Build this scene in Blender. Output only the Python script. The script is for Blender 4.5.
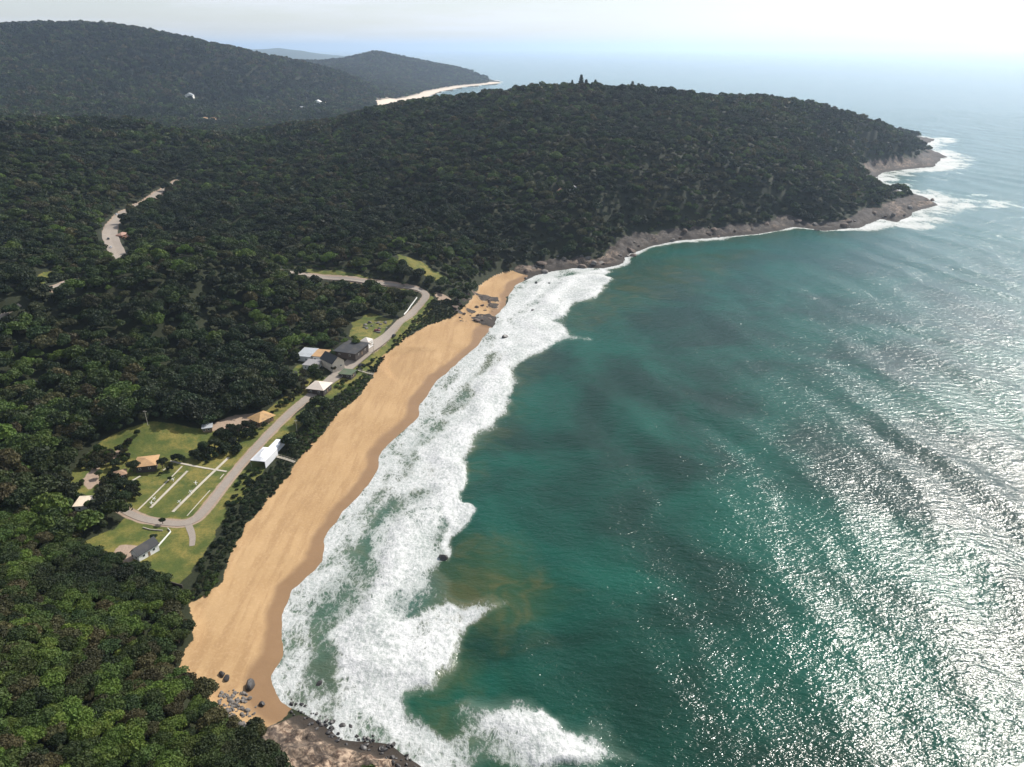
import bpy, math, random
import numpy as np
from mathutils import Vector

# ------------------------------------------------------------------ camera, sky, sun
CAM_H, F, PITCH = 190.0, 731.0, math.radians(24.65)
SUN_AZ, SUN_EL = math.radians(46.0), math.radians(41.0)
S = bpy.context.scene
for o in list(bpy.data.objects):
    bpy.data.objects.remove(o)
cam = bpy.data.cameras.new('camera'); camo = bpy.data.objects.new('camera', cam)
S.collection.objects.link(camo); S.camera = camo
camo.location = (0, 0, CAM_H); camo.rotation_euler = (math.pi/2 - PITCH, 0, 0)
cam.sensor_width = 36.0; cam.lens = 36.0*F/1024.0
cam.clip_start = 1.0; cam.clip_end = 160000.0
W = bpy.data.worlds.new('World'); S.world = W; W.use_nodes = True
wn = W.node_tree; sky = wn.nodes.new('ShaderNodeTexSky'); sky.sky_type = 'NISHITA'
sky.sun_disc = False; sky.sun_elevation = SUN_EL; sky.sun_rotation = SUN_AZ
sky.altitude = 100; sky.air_density = 1.0; sky.dust_density = 0.7; sky.ozone_density = 1.0
bg = wn.nodes['Background']; bg.inputs[1].default_value = 0.075
tc = wn.nodes.new('ShaderNodeTexCoord'); mp = wn.nodes.new('ShaderNodeMapping'); mp.inputs['Scale'].default_value = (2.2, 2.2, 26.0); wn.links.new(tc.outputs['Generated'], mp.inputs[0])
cn = wn.nodes.new('ShaderNodeTexNoise'); cn.inputs['Scale'].default_value = 1.6; cn.inputs['Detail'].default_value = 7; cn.inputs['Roughness'].default_value = 0.6; wn.links.new(mp.outputs[0], cn.inputs['Vector'])
cr = wn.nodes.new('ShaderNodeMapRange'); cr.interpolation_type = 'SMOOTHSTEP'; cr.inputs[1].default_value = 0.40; cr.inputs[2].default_value = 0.72; cr.inputs[3].default_value = 0.35; cr.inputs[4].default_value = 0.75; wn.links.new(cn.outputs['Fac'], cr.inputs[0])
cm = wn.nodes.new('ShaderNodeMix'); cm.data_type = 'RGBA'; wn.links.new(cr.outputs[0], cm.inputs[0]); wn.links.new(sky.outputs[0], cm.inputs[6]); cm.inputs[7].default_value = (8.8, 9.1, 10.0, 1)   # thin high cloud
wn.links.new(cm.outputs[2], bg.inputs[0])
sl = bpy.data.lights.new('sun', 'SUN'); sl.energy = 4.6; sl.angle = math.radians(0.53); sl.color = (1.0, 0.945, 0.87)
so = bpy.data.objects.new('sun', sl); S.collection.objects.link(so)
sdir = Vector((math.sin(SUN_AZ)*math.cos(SUN_EL), math.cos(SUN_AZ)*math.cos(SUN_EL), math.sin(SUN_EL)))
so.rotation_euler = sdir.to_track_quat('Z', 'Y').to_euler(); so.location = (300, 300, 500)
S.view_settings.view_transform = 'Standard'; S.view_settings.look = 'None'
S.view_settings.exposure = 0.6; S.view_settings.gamma = 1.0; S.view_settings.use_curve_mapping = False
S.cycles.use_denoising = True; S.cycles.denoiser = 'OPENIMAGEDENOISE'
S.cycles.max_bounces = 6; S.cycles.diffuse_bounces = 2; S.cycles.glossy_bounces = 2
S.cycles.transmission_bounces = 2; S.cycles.volume_bounces = 1; S.cycles.transparent_max_bounces = 6
S.cycles.sample_clamp_direct = 12.0; S.cycles.sample_clamp_indirect = 4.0; S.cycles.caustics_reflective = False; S.cycles.caustics_refractive = False

# ------------------------------------------------------------------ maths helpers
cP, sP = math.cos(PITCH), math.sin(PITCH)
def ray(px, py):
    dx = (px-512)/F; dy = (383.5-py)/F
    return (dx, cP + dy*sP, -sP + dy*cP)
def un(px, py, z=0.0):
    r = ray(px, py); t = (z-CAM_H)/r[2]
    return (r[0]*t, r[1]*t)
def ud(px, py, Y, sub=0.0):
    r = ray(px, py); t = Y/r[1]
    return (r[0]*t, Y, CAM_H + r[2]*t - sub)
def P0(pts, z=0.0):
    return [un(p[0], p[1], p[2] if len(p) > 2 else z) for p in pts]
def sstep(a, b, x):
    t = np.clip((np.asarray(x, dtype=np.float32)-a)/(b-a), 0, 1); return t*t*(3-2*t)
def hash2(ix, iy, seed):
    h = (ix.astype(np.int64)*374761393 + iy.astype(np.int64)*668265263 + seed*974711) & 0x7fffffff
    h = ((h ^ (h >> 13))*1274126177) & 0x7fffffff
    return ((h ^ (h >> 16)) & 0xffff).astype(np.float32)/65535.0
def vnoise(x, y, seed=0):
    x = np.asarray(x, dtype=np.float64); y = np.asarray(y, dtype=np.float64)
    ix = np.floor(x); iy = np.floor(y); fx = (x-ix).astype(np.float32); fy = (y-iy).astype(np.float32)
    fx = fx*fx*(3-2*fx); fy = fy*fy*(3-2*fy)
    a = hash2(ix, iy, seed); b = hash2(ix+1, iy, seed); c = hash2(ix, iy+1, seed); d = hash2(ix+1, iy+1, seed)
    return (a+(b-a)*fx)*(1-fy) + (c+(d-c)*fx)*fy
def fbm(x, y, seed=0, octv=4):
    s = 0; a = 0.5; t = 0
    for k in range(octv):
        s = s + a*vnoise(x*2**k + 13.7*k, y*2**k - 7.3*k, seed+k); t += a; a *= 0.5
    return s/t*2-1
def seg_dist(X, Y, poly, closed=False):
    P = np.asarray(poly, dtype=np.float32); n = len(P)
    D = np.full(X.shape, 1e12, np.float32)
    for i in range(n if closed else n-1):
        ax, ay = P[i]; bx, by = P[(i+1) % n]
        ex, ey = bx-ax, by-ay; L = ex*ex+ey*ey + 1e-9
        t = np.clip(((X-ax)*ex + (Y-ay)*ey)/L, 0, 1)
        D = np.minimum(D, (X-ax-t*ex)**2 + (Y-ay-t*ey)**2)
    return np.sqrt(D)
def sdf(X, Y, poly):
    """positive inside"""
    X = np.asarray(X, np.float32); Y = np.asarray(Y, np.float32)
    P = np.asarray(poly, dtype=np.float32); n = len(P)
    D = np.full(X.shape, 1e12, np.float32); ins = np.zeros(X.shape, bool)
    for i in range(n):
        ax, ay = P[i]; bx, by = P[(i+1) % n]
        ex, ey = bx-ax, by-ay; L = ex*ex+ey*ey + 1e-9
        t = np.clip(((X-ax)*ex + (Y-ay)*ey)/L, 0, 1)
        D = np.minimum(D, (X-ax-t*ex)**2 + (Y-ay-t*ey)**2)
        if ay != by:
            ins ^= ((ay > Y) != (by > Y)) & (X < (bx-ax)*(Y-ay)/(by-ay) + ax)
    d = np.sqrt(D); return np.where(ins, d, -d)
def smooth_poly(pts, it=2):
    P = [tuple(p) for p in pts]
    for _ in range(it):
        Q = [P[0]]
        for a, b in zip(P[:-1], P[1:]):
            Q.append(tuple(a[i]*.75+b[i]*.25 for i in range(len(a)))); Q.append(tuple(a[i]*.25+b[i]*.75 for i in range(len(a))))
        Q.append(P[-1]); P = Q
    return P

# ------------------------------------------------------------------ the coast, in metres (sea level 0)
shore_px = [(420,767),(385,745),(345,735),(310,716),(285,700),(276,684),(274,675),(284,655),(284,615),(295,590),(324,562),(328,539),(344,512),(369,485),(373,475),
  (380,456),(416,416),(436,383),(466,356),(479,346),(490,328),(496,316),(508,306),(508,296),(520,283),(535,276),(552,271.5),(577,268),(603,268),(619,264),
  (631,255),(650,247),(678,241),(701,239),(732,236.5),(757,234),(794,227),(824,231),(858,228),(881,219),(898,223),(915,211),(938,205),(922,196),(888,189),
  (868,182.6),(881,172.5),(908,169),(935,167),(939,158),(948,157),(922,147),(935,139)]
coast = [(500,-900),(60,-200),(10,60),(0,120)] + P0(shore_px)
coast += [(900,1850),(650,1900),(300,1850),(-50,1900),(-280,2150),(-380,2500)]
coast += P0([(395,104),(412,100),(428,96.5),(440,91.5),(466,86.5),(500,83.2)])
coast += [(-80,5000),(-500,5600),(-3000,6500),(-9000,7500),(-9000,-900)]
beach_px = [(181,662,5),(187,648,5),(193,638,5),(191,603,5),(201,597,5),(215,584,5),(229,554,5),(245,525,5),(255,515,5),(264,502,5),(285,478,5),(297,460,5),(310,445,5),(332,419,5),
  (358,395,5),(375,371,5),(384,355,5),(407,338,5),(431,324,5),(448,318,4),(462,321,3),(478,320,2),(497,327,-1),(480,352,-1),(430,408,-1),(390,456,-1),(382,485,-1),(350,520,-1),(335,560,-1),
  (300,595,-1),(292,620,-1),(292,660,-1),(282,678,-1),(300,700,0),(285,712,2),(262,727,4),(250,724,5),(236,711,5),(215,698,5),(196,683,5)]
beach = P0(beach_px)
cove2 = P0([(446,322,4),(462,308,5),(474,296,5),(486,284,4),(508,290,0),(502,318,-1),(497,330,-1),(470,330,1)])
cove = P0([(474,296,3),(483,283,4),(498,274,4),(513,271.5,2),(530,277,-1),(514,294,-1),(497,303,0)])

# ------------------------------------------------------------------ terrain control points
ctl = []
def c_(x, y, z): ctl.append((x, y, z))
def cu(px, py, z): x, y = un(px, py, z); ctl.append((x, y, z))
def cd(px, py, Y, sub=8.0): ctl.append(ud(px, py, Y, sub if Y > 2000 else sub + 6 + (13 if 150 < px < 340 else 0)))
for p in shore_px[::2]: cu(p[0], p[1], 0)
for p in beach_px[:20:2]: cu(p[0], p[1], 4.5)
# flat with camp site and beach road
for px, py, z in [(190,590,5),(200,510,5.5),(165,522,5.5),(120,512,6.5),(180,480,6),(150,470,7),(225,445,6.5),(240,465,5.5),(90,480,9),(100,545,7),(150,580,5.5),(120,555,6.5),(75,543,8),
    (262,440,6),(300,405,7),(340,370,8),(372,348,9),(400,322,11),(430,294,14),(395,285,18),(350,280,22),(300,274,25),(283,271,27),(240,420,8),(290,385,9),(320,350,10),(350,330,12),(375,318,11),
    (147,424,14),(110,436,12),(215,430,9),(85,450,11),(445,298,11),(460,305,8),(470,285,10),(400,268,24),(440,282,17)]:
    cu(px, py, z)
# foreground spur
for px, py, z in [(215,690,7),(250,735,8),(310,762,8),(180,640,6),(185,612,6),(150,767,15),(0,767,32),(0,690,30),(0,640,26),(0,590,20),(0,545,13),(60,565,9),(100,600,10),(100,690,17),(250,767,11),(140,640,9),(200,720,10),(50,640,19)]:
    cu(px, py, z)
for p in [(-60,60,26),(-200,60,60),(-150,0,60),(-300,150,55),(-400,60,100),(-10,20,12),(-60,-150,50),(-400,-150,130),(-300,240,34),(-360,320,36),(-600,200,110)]: c_(*p)
# dark spur behind the flat
for p in [(-200,470,22),(-170,520,26),(-215,380,18),(-260,360,18),(-230,450,32),(-280,420,34),(-330,400,38),(-280,490,47),(-330,470,44),(-240,530,44),(-200,560,36),(-150,545,20),(-120,540,15),(-380,440,40)]: c_(*p)
# main road in the valley
for px, py, z in [(170,185,40),(150,200,37),(128,210,36),(112,225,35),(108,236,34),(116,250,34),(130,265,35),(95,273,36),(60,285,38),(10,310,44),(160,262,36)]: cu(px, py, z)
for p in [(-330,700,30),(-280,650,30),(-230,640,30),(-300,850,34),(-200,750,40)]: c_(*p)
for px, py, z in [(0,200,62),(50,220,48),(40,250,42),(0,270,50),(60,180,62),(0,155,82)]: cu(px, py, z)
for p in [(-520,560,52),(-640,650,75),(-800,500,110),(-800,850,105),(-1000,1000,120),(-550,1000,66),(-480,1080,55),(-1300,700,150)]: c_(*p)
# ridges (seen against what lies behind)
for px, py, Y in [(0,118,1100),(60,119,1150),(130,118,1200),(170,121,1250),(200,126,1300),(245,131,1380),(270,122,1400),(290,115,1400),(330,110,1400),(380,106,1350),(430,98,1320),(480,92,1300),(530,86,1300),
    (580,84,1300),(640,90,1280),(700,95,1270),(760,97,1280),(800,100,1290),(830,105,1330),(850,114,1380),(880,121,1450),(900,132,1520),(915,138,1600)]:
    cd(px, py, Y)
for p in [(-150,800,44),(-250,980,56),(-330,1150,60),(-420,1250,58),(-120,1050,86),(-60,900,70),(-30,740,38),(0,820,62),(60,750,38),(70,900,84),(100,1100,118),(-150,1200,100),(0,1200,122),
          (140,800,30),(180,900,70),(200,1050,104),(250,860,28),(300,900,46),(320,1000,72),(340,880,16),(400,880,14),(420,950,24),(480,960,14),(520,1000,8),(440,1050,40),(500,1080,18),(400,1100,75),(480,1200,82),(560,1220,50),(620,1320,60),(720,1420,34),(800,1550,20),(840,1640,16),(250,1180,116)]: c_(*p)
# lee side and the valley with the village
for p in [(100,1600,70),(400,1600,60),(-150,1600,50),(-300,1750,20),(-500,1800,14),(-711,2016,6),(-600,2300,6),(-850,1700,26),(-1100,1550,60),(-1500,1500,100),(-480,2600,5),(-800,2500,14),(-900,2200,18),(-550,2850,5),(650,1700,40)]: c_(*p)
for px, py, Y in [(0,25,2800),(40,23,2800),(100,25,2800),(150,33,2800),(200,45,2800),(260,60,2900),(320,68,3100),(360,80,3200),(385,97,3250)]: cd(px, py, Y)
for p in [(-1000,2300,40),(-1300,2200,84),(-1700,2150,120),(-1150,2550,110),(-1450,2500,160),(-1850,2500,190),(-900,2600,52),(-800,2800,70),(-650,2900,30),(-1500,3400,150),(-900,3600,80),(-600,3600,20),(-520,3400,8),(-2500,2600,220),(-2600,1500,170),(-3500,3500,250)]: c_(*p)
for px, py, Y in [(330,66,4900),(350,58,5000),(375,52,5000),(400,57,5000),(420,62,5000),(450,69,4950),(475,77,4900),(492,82,4850)]: cd(px, py, Y)
for p in [(-800,4300,60),(-560,4450,30),(-480,4100,8),(-420,4600,25),(-300,4700,12),(-1400,4400,110),(-2500,4800,160),(-900,5600,80),(-4000,5500,120),(-6000,4000,150)]: c_(*p)
ctl = np.array(ctl, dtype=np.float64)
def rbf_fit(C):
    n = len(C); d = np.hypot(C[:, None, 0]-C[None, :, 0], C[:, None, 1]-C[None, :, 1])
    K = -np.sqrt(d*d + 14.0**2); K -= np.eye(n)*0.5
    A = np.zeros((n+1, n+1)); A[:n, :n] = K; A[:n, n] = 1; A[n, :n] = 1
    return np.linalg.solve(A, np.append(C[:, 2], 0))
RW = rbf_fit(ctl)
def rbf(X, Y):
    X = np.asarray(X, np.float32); Y = np.asarray(Y, np.float32); out = np.full(X.shape, RW[-1], np.float32)
    for (cx, cy, _), w in zip(ctl, RW[:-1]):
        out -= np.float32(w)*np.sqrt((X-np.float32(cx))**2 + (Y-np.float32(cy))**2 + np.float32(196.0))
    return out
rock_px = [(262,722,4),(300,716,0),(330,730,-2),(390,742,-2),(450,790,-2),(300,800,4),(262,742,8),(256,730,5)]
near_rock = P0(rock_px)
mid_rock = P0([(455,300,6),(470,290,6),(490,293,4),(500,300,-1),(503,318,-1),(497,330,-1),(476,322,2),(458,322,4),(450,312,5)])
shore_rock_line = P0([(516,268,4),(535,262,4),(560,258,5),(590,250,5),(615,247,4),(640,238,4),(665,233,4),(700,229,4),(735,228,4),(760,226,5),(800,218,5),(830,219,5),(870,212,4),(905,204,4),(880,188,4),(858,180,4),(880,168,4),(925,160,4),(920,142,4)])
def land(X, Y, full=False):
    X = np.asarray(X, np.float32); Y = np.asarray(Y, np.float32)
    d = sdf(X, Y, coast)
    d = d + fbm(X/9, Y/9, 91, 3)*1.0 + fbm(X/28, Y/28, 94, 2)*2.6*sstep(660, 600, Y) + fbm(X/40, Y/40, 92, 3)*sstep(650, 700, Y)*5
    base = rbf(X, Y)
    hilly = sstep(9, 26, base)
    base = base + hilly*(fbm(X/150, Y/150, 5, 4)*(12-5*sstep(1050, 1250, Y)) + fbm(X/46, Y/46, 9, 3)*4.0)*sstep(0, 60, d)
    ribs = sstep(40, 90, X)*sstep(340, 280, X)*sstep(690, 720, Y)*sstep(1000, 850, Y)
    al = X*0.835+Y*0.55; dn = -X*0.55+Y*0.835
    base = base + ribs*(1-np.abs(fbm(al/16, dn/90, 33, 3)))*5
    sb = np.maximum(np.maximum(sdf(X, Y, beach), sdf(X, Y, cove)), sdf(X, Y, cove2)); bw = sstep(-9, 5, sb)
    rk = sdf(X, Y, near_rock); midr = sstep(-1.2, 1.2, np.minimum(sdf(X, Y, mid_rock)-3.0, 0.2)+fbm(X/8, Y/8, 43, 4)*7)*sstep(-6, 2, sdf(X, Y, mid_rock))
    srl = seg_dist(X, Y, shore_rock_line)
    rock = np.maximum(sstep(-2, 2, rk + fbm(X/6, Y/6, 41, 3)*2), sstep(26, 16, np.where(Y > 560, np.abs(d)*(1-0.35*sstep(350, 520, X)), 99) + fbm(X/25, Y/25, 42, 3)*8)*sstep(-1, 3, X))
    rock = rock*(1-bw*sstep(-1, 3, sb))
    jag = (1-np.abs(fbm(X/11, Y/11, 51, 4)))**2*4.5 + fbm(X/3.5, Y/3.5, 55, 2)*0.7 + (1-np.abs(fbm(X/2.6+Y/5, Y/2.6, 57, 2)))*0.9
    low = np.clip(base, 0, None)*sstep(0, 32 + 26*sstep(640, 760, Y), d)
    rock = rock*np.where(Y > 600, sstep(18, 10, low), 1)
    zl = low + rock*(jag*(1-0.55*sstep(690, 640, Y)*sstep(300, 400, Y)) - 1.0)*sstep(0, 9, d) + 0.05*np.clip(d, 0, 12)
    zb = 0.105*d + 0.10*fbm(X/14, Y/14, 61, 3)*sstep(6, 14, d)
    z = zl*(1-bw) + np.minimum(zb, low+2.0)*bw
    z = np.where(d < 0, np.maximum(d*0.07, -5.0), z)
    z = z + midr*(jag*0.30+0.1)*sstep(-3, 3, d); rock = np.maximum(rock, midr)
    if full: return z, d, sb, rock, base
    return z
def G(px, py):
    """where the line of sight through a pixel meets the ground"""
    r = ray(px, py); t = np.geomspace(90, 9000, 900)
    X = r[0]*t; Y = r[1]*t; Z = CAM_H + r[2]*t; h = np.maximum(land(X, Y), 0)
    k = int(np.argmax(Z <= h)) if (Z <= h).any() else len(t)-1
    k = max(k, 1)
    a = Z[k-1]-h[k-1]; b = Z[k]-h[k]; u = a/(a-b+1e-9); tt = t[k-1] + (t[k]-t[k-1])*u
    return Vector((r[0]*tt, r[1]*tt, CAM_H + r[2]*tt))
def hz(x, y): return float(land(np.array([x]), np.array([y]))[0])

# ------------------------------------------------------------------ object helpers
COL = S.collection
def tag(o, label=None, cat=None, group=None, kind=None):
    if label: o['label'] = label
    if cat: o['category'] = cat
    if group: o['group'] = group
    if kind: o['kind'] = kind
    return o
def mesh_np(name, V, Fq, mat=None, attrs=None, smooth=True, link=True):
    me = bpy.data.meshes.new(name); V = np.ascontiguousarray(V, np.float32); Fq = np.ascontiguousarray(Fq, np.int32)
    n, k = Fq.shape
    me.vertices.add(len(V)); me.vertices.foreach_set('co', V.ravel())
    me.loops.add(n*k); me.loops.foreach_set('vertex_index', Fq.ravel())
    me.polygons.add(n); me.polygons.foreach_set('loop_start', np.arange(0, n*k, k, dtype=np.int32)); me.polygons.foreach_set('loop_total', np.full(n, k, np.int32))
    me.polygons.foreach_set('use_smooth', np.full(n, smooth, bool))
    for an, av in (attrs or {}).items():
        me.attributes.new(an, 'FLOAT', 'POINT').data.foreach_set('value', np.ascontiguousarray(av, np.float32))
    me.update(calc_edges=True)
    if mat: me.materials.append(mat)
    o = bpy.data.objects.new(name, me)
    if link: COL.objects.link(o)
    return o
def sub_mesh(name, V, Fq, sel, mat, attrs, smooth=True):
    f = Fq[sel]; used = np.unique(f); m = np.full(len(V), -1, np.int64); m[used] = np.arange(len(used))
    return mesh_np(name, V[used], m[f], mat, {k: v[used] for k, v in attrs.items()}, smooth)
class MB:
    """collects simple solids; build() links them as ONE mesh object"""
    def __init__(s): s.v = []; s.f = []
    def add(s, vs, fs):
        b = len(s.v); s.v += [tuple(v) for v in vs]; s.f += [tuple(b+i for i in f) for f in fs]; return s
    def box(s, x0, x1, y0, y1, z0, z1):
        return s.add([(x0,y0,z0),(x1,y0,z0),(x1,y1,z0),(x0,y1,z0),(x0,y0,z1),(x1,y0,z1),(x1,y1,z1),(x0,y1,z1)],
                     [(0,3,2,1),(4,5,6,7),(0,1,5,4),(1,2,6,5),(2,3,7,6),(3,0,4,7)])
    def bar(s, a, b, r0, r1=None, n=8):
        a = Vector(a); b = Vector(b); r1 = r0 if r1 is None else r1; w = (b-a).normalized()
        u = w.orthogonal().normalized(); v = w.cross(u); vs = []
        for c, r in ((a, r0), (b, r1)):
            for i in range(n):
                t = 2*math.pi*i/n; vs.append(c + u*math.cos(t)*r + v*math.sin(t)*r)
        fs = [(i, (i+1) % n, n+(i+1) % n, n+i) for i in range(n)] + [tuple(range(n-1, -1, -1)), tuple(range(n, 2*n))]
        return s.add(vs, fs)
    def slab(s, top, th):
        """a polygon (any heights) with thickness th downwards"""
        n = len(top); vs = list(top) + [(p[0], p[1], p[2]-th) for p in top]
        return s.add(vs, [tuple(range(n)), tuple(range(2*n-1, n-1, -1))] + [(i, n+i, n+(i+1) % n, (i+1) % n) for i in range(n)])
    def build(s, name, mat, parent=None, smooth=False):
        me = bpy.data.meshes.new(name); me.from_pydata(s.v, [], s.f); me.update()
        if smooth: me.polygons.foreach_set('use_smooth', [True]*len(me.polygons))
        me.materials.append(mat); o = bpy.data.objects.new(name, me); COL.objects.link(o)
        if parent: o.parent = parent
        return o
def thing(name, label, cat, loc, rz=0.0, group=None):
    o = bpy.data.objects.new(name, None); COL.objects.link(o); o.location = loc; o.rotation_euler = (0, 0, rz)
    o.empty_display_size = 1.0
    return tag(o, label, cat, group)
def copy_thing(root, loc, rz, sc=None):
    c = root.copy(); COL.objects.link(c); c.location = loc; c.rotation_euler = (0, 0, rz)
    if sc: c.scale = sc
    for ch in root.children:
        d = ch.copy(); COL.objects.link(d); d.parent = c
        for g in ch.children:
            e = g.copy(); COL.objects.link(e); e.parent = d
    return c

# ------------------------------------------------------------------ materials
class NT:
    def __init__(s, name):
        s.m = bpy.data.materials.new(name); s.m.use_nodes = True; s.t = s.m.node_tree; s.p = s.t.nodes['Principled BSDF']; s.out = s.t.nodes['Material Output']
    def n(s, typ, **kw):
        nd = s.t.nodes.new('ShaderNode'+typ)
        for k, v in kw.items(): setattr(nd, k, v)
        return nd
    def l(s, a, b): s.t.links.new(a, b)
    def inp(s, sock, v):
        if hasattr(v, 'is_output'): s.l(v, sock)
        else: sock.default_value = v
    def pos(s): return s.n('NewGeometry').outputs['Position']
    def attr(s, name): return s.n('Attribute', attribute_name=name).outputs['Fac']
    def noise(s, vec, scale, detail=4, rough=0.55, dist=0.0):
        nd = s.n('TexNoise'); s.l(vec, nd.inputs['Vector']); nd.inputs['Scale'].default_value = scale
        nd.inputs['Detail'].default_value = detail; nd.inputs['Roughness'].default_value = rough; nd.inputs['Distortion'].default_value = dist
        return nd.outputs['Fac']
    def mth(s, op, a, b=0.0, c=0.0, clamp=False):
        nd = s.n('Math', operation=op); nd.use_clamp = clamp
        for i, v in enumerate((a, b, c)): s.inp(nd.inputs[i], v)
        return nd.outputs[0]
    def mix(s, f, a, b, mode='MIX'):
        nd = s.n('Mix', data_type='RGBA', blend_type=mode); s.inp(nd.inputs[0], f)
        for k, v in ((6, a), (7, b)): s.inp(nd.inputs[k], v if hasattr(v, 'is_output') else (*v, 1.0))
        return nd.outputs[2]
    def ss(s, x, a, b, lo=0.0, hi=1.0):
        nd = s.n('MapRange', interpolation_type='SMOOTHSTEP'); s.inp(nd.inputs[0], x); s.inp(nd.inputs[1], a); s.inp(nd.inputs[2], b)
        nd.inputs[3].default_value = lo; nd.inputs[4].default_value = hi; return nd.outputs[0]
    def stretch(s, vec, sc, rz=0.0):
        nd = s.n('Mapping'); s.l(vec, nd.inputs[0]); nd.inputs['Scale'].default_value = sc; nd.inputs['Rotation'].default_value = (0, 0, rz); return nd.outputs[0]
    def bump(s, h, dist, strength=1.0, normal=None):
        nd = s.n('Bump'); s.l(h, nd.inputs['Height']); s.inp(nd.inputs['Distance'], dist); nd.inputs['Strength'].default_value = strength
        if normal is not None: s.l(normal, nd.inputs['Normal'])
        return nd.outputs[0]
    def fin(s, col=None, rough=0.8, spec=0.3, normal=None):
        if col is not None: s.inp(s.p.inputs['Base Color'], col if hasattr(col, 'is_output') else (*col, 1))
        s.inp(s.p.inputs['Roughness'], rough); s.p.inputs['Specular IOR Level'].default_value = spec
        if normal is not None: s.l(normal, s.p.inputs['Normal'])
        return s.m
def worn(name, col, var=0.25, scale=1.2, rough=0.75, spec=0.3, dirt=(0.12, 0.10, 0.08)):
    t = NT(name); p = t.pos(); a = t.noise(p, scale, 5, 0.65); b = t.noise(p, scale*0.22, 3)
    c = t.mix(t.ss(a, 0.3, 0.75, 0, var), col, tuple(x*0.55 for x in col))
    c = t.mix(t.ss(b, 0.48, 0.75, 0, var), c, dirt)
    return t.fin(c, rough, spec)
def leaf(name, c0, c1, c2):
    t = NT(name); oi = t.n('ObjectInfo'); p = t.pos()
    n1 = t.noise(p, 0.35, 2); r = oi.outputs['Random']
    c = t.mix(r, c0, c1)
    c = t.mix(t.ss(n1, 0.42, 0.72, 0, 0.8), c, c2)
    c = t.mix(t.ss(t.noise(p, 0.018, 4, 0.6), 0.46, 0.68, 0, 0.55), c, (0.050,0.054,0.016)); c = t.mix(t.ss(t.noise(p, 0.009, 3, 0.6), 0.46, 0.60, 0, 0.85), c, (0.012,0.024,0.009))
    hs = t.n('HueSaturation'); t.l(c, hs.inputs['Color'])
    t.l(t.mth('MULTIPLY_ADD', r, 0.03, 0.485), hs.inputs['Hue']); t.l(t.mth('MULTIPLY_ADD', t.mth('FRACT', t.mth('MULTIPLY', r, 7.31)), 1.0, 0.5), hs.inputs['Value'])
    t.fin(hs.outputs[0], 0.62, 0.25)
    tr = t.n('BsdfTranslucent'); t.l(hs.outputs[0], tr.inputs[0]); mx = t.n('MixShader'); mx.inputs[0].default_value = 0.25
    t.l(t.p.outputs[0], mx.inputs[1]); t.l(tr.outputs[0], mx.inputs[2]); t.l(mx.outputs[0], t.out.inputs['Surface'])
    return t.m
LEAF = [leaf('leaf_deep', (0.014,0.028,0.008), (0.022,0.040,0.010), (0.034,0.054,0.013)),
        leaf('leaf_mid', (0.034,0.062,0.011), (0.042,0.070,0.013), (0.060,0.085,0.020)),
        leaf('leaf_bright', (0.055,0.098,0.013), (0.068,0.105,0.016), (0.095,0.130,0.022)),
        leaf('leaf_olive', (0.036,0.040,0.014), (0.048,0.046,0.018), (0.075,0.070,0.030)),
        leaf('leaf_brown', (0.052,0.046,0.018), (0.062,0.052,0.020), (0.080,0.070,0.028))]
BARK = worn('bark', (0.11,0.085,0.06), 0.5, 3.0)

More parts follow.
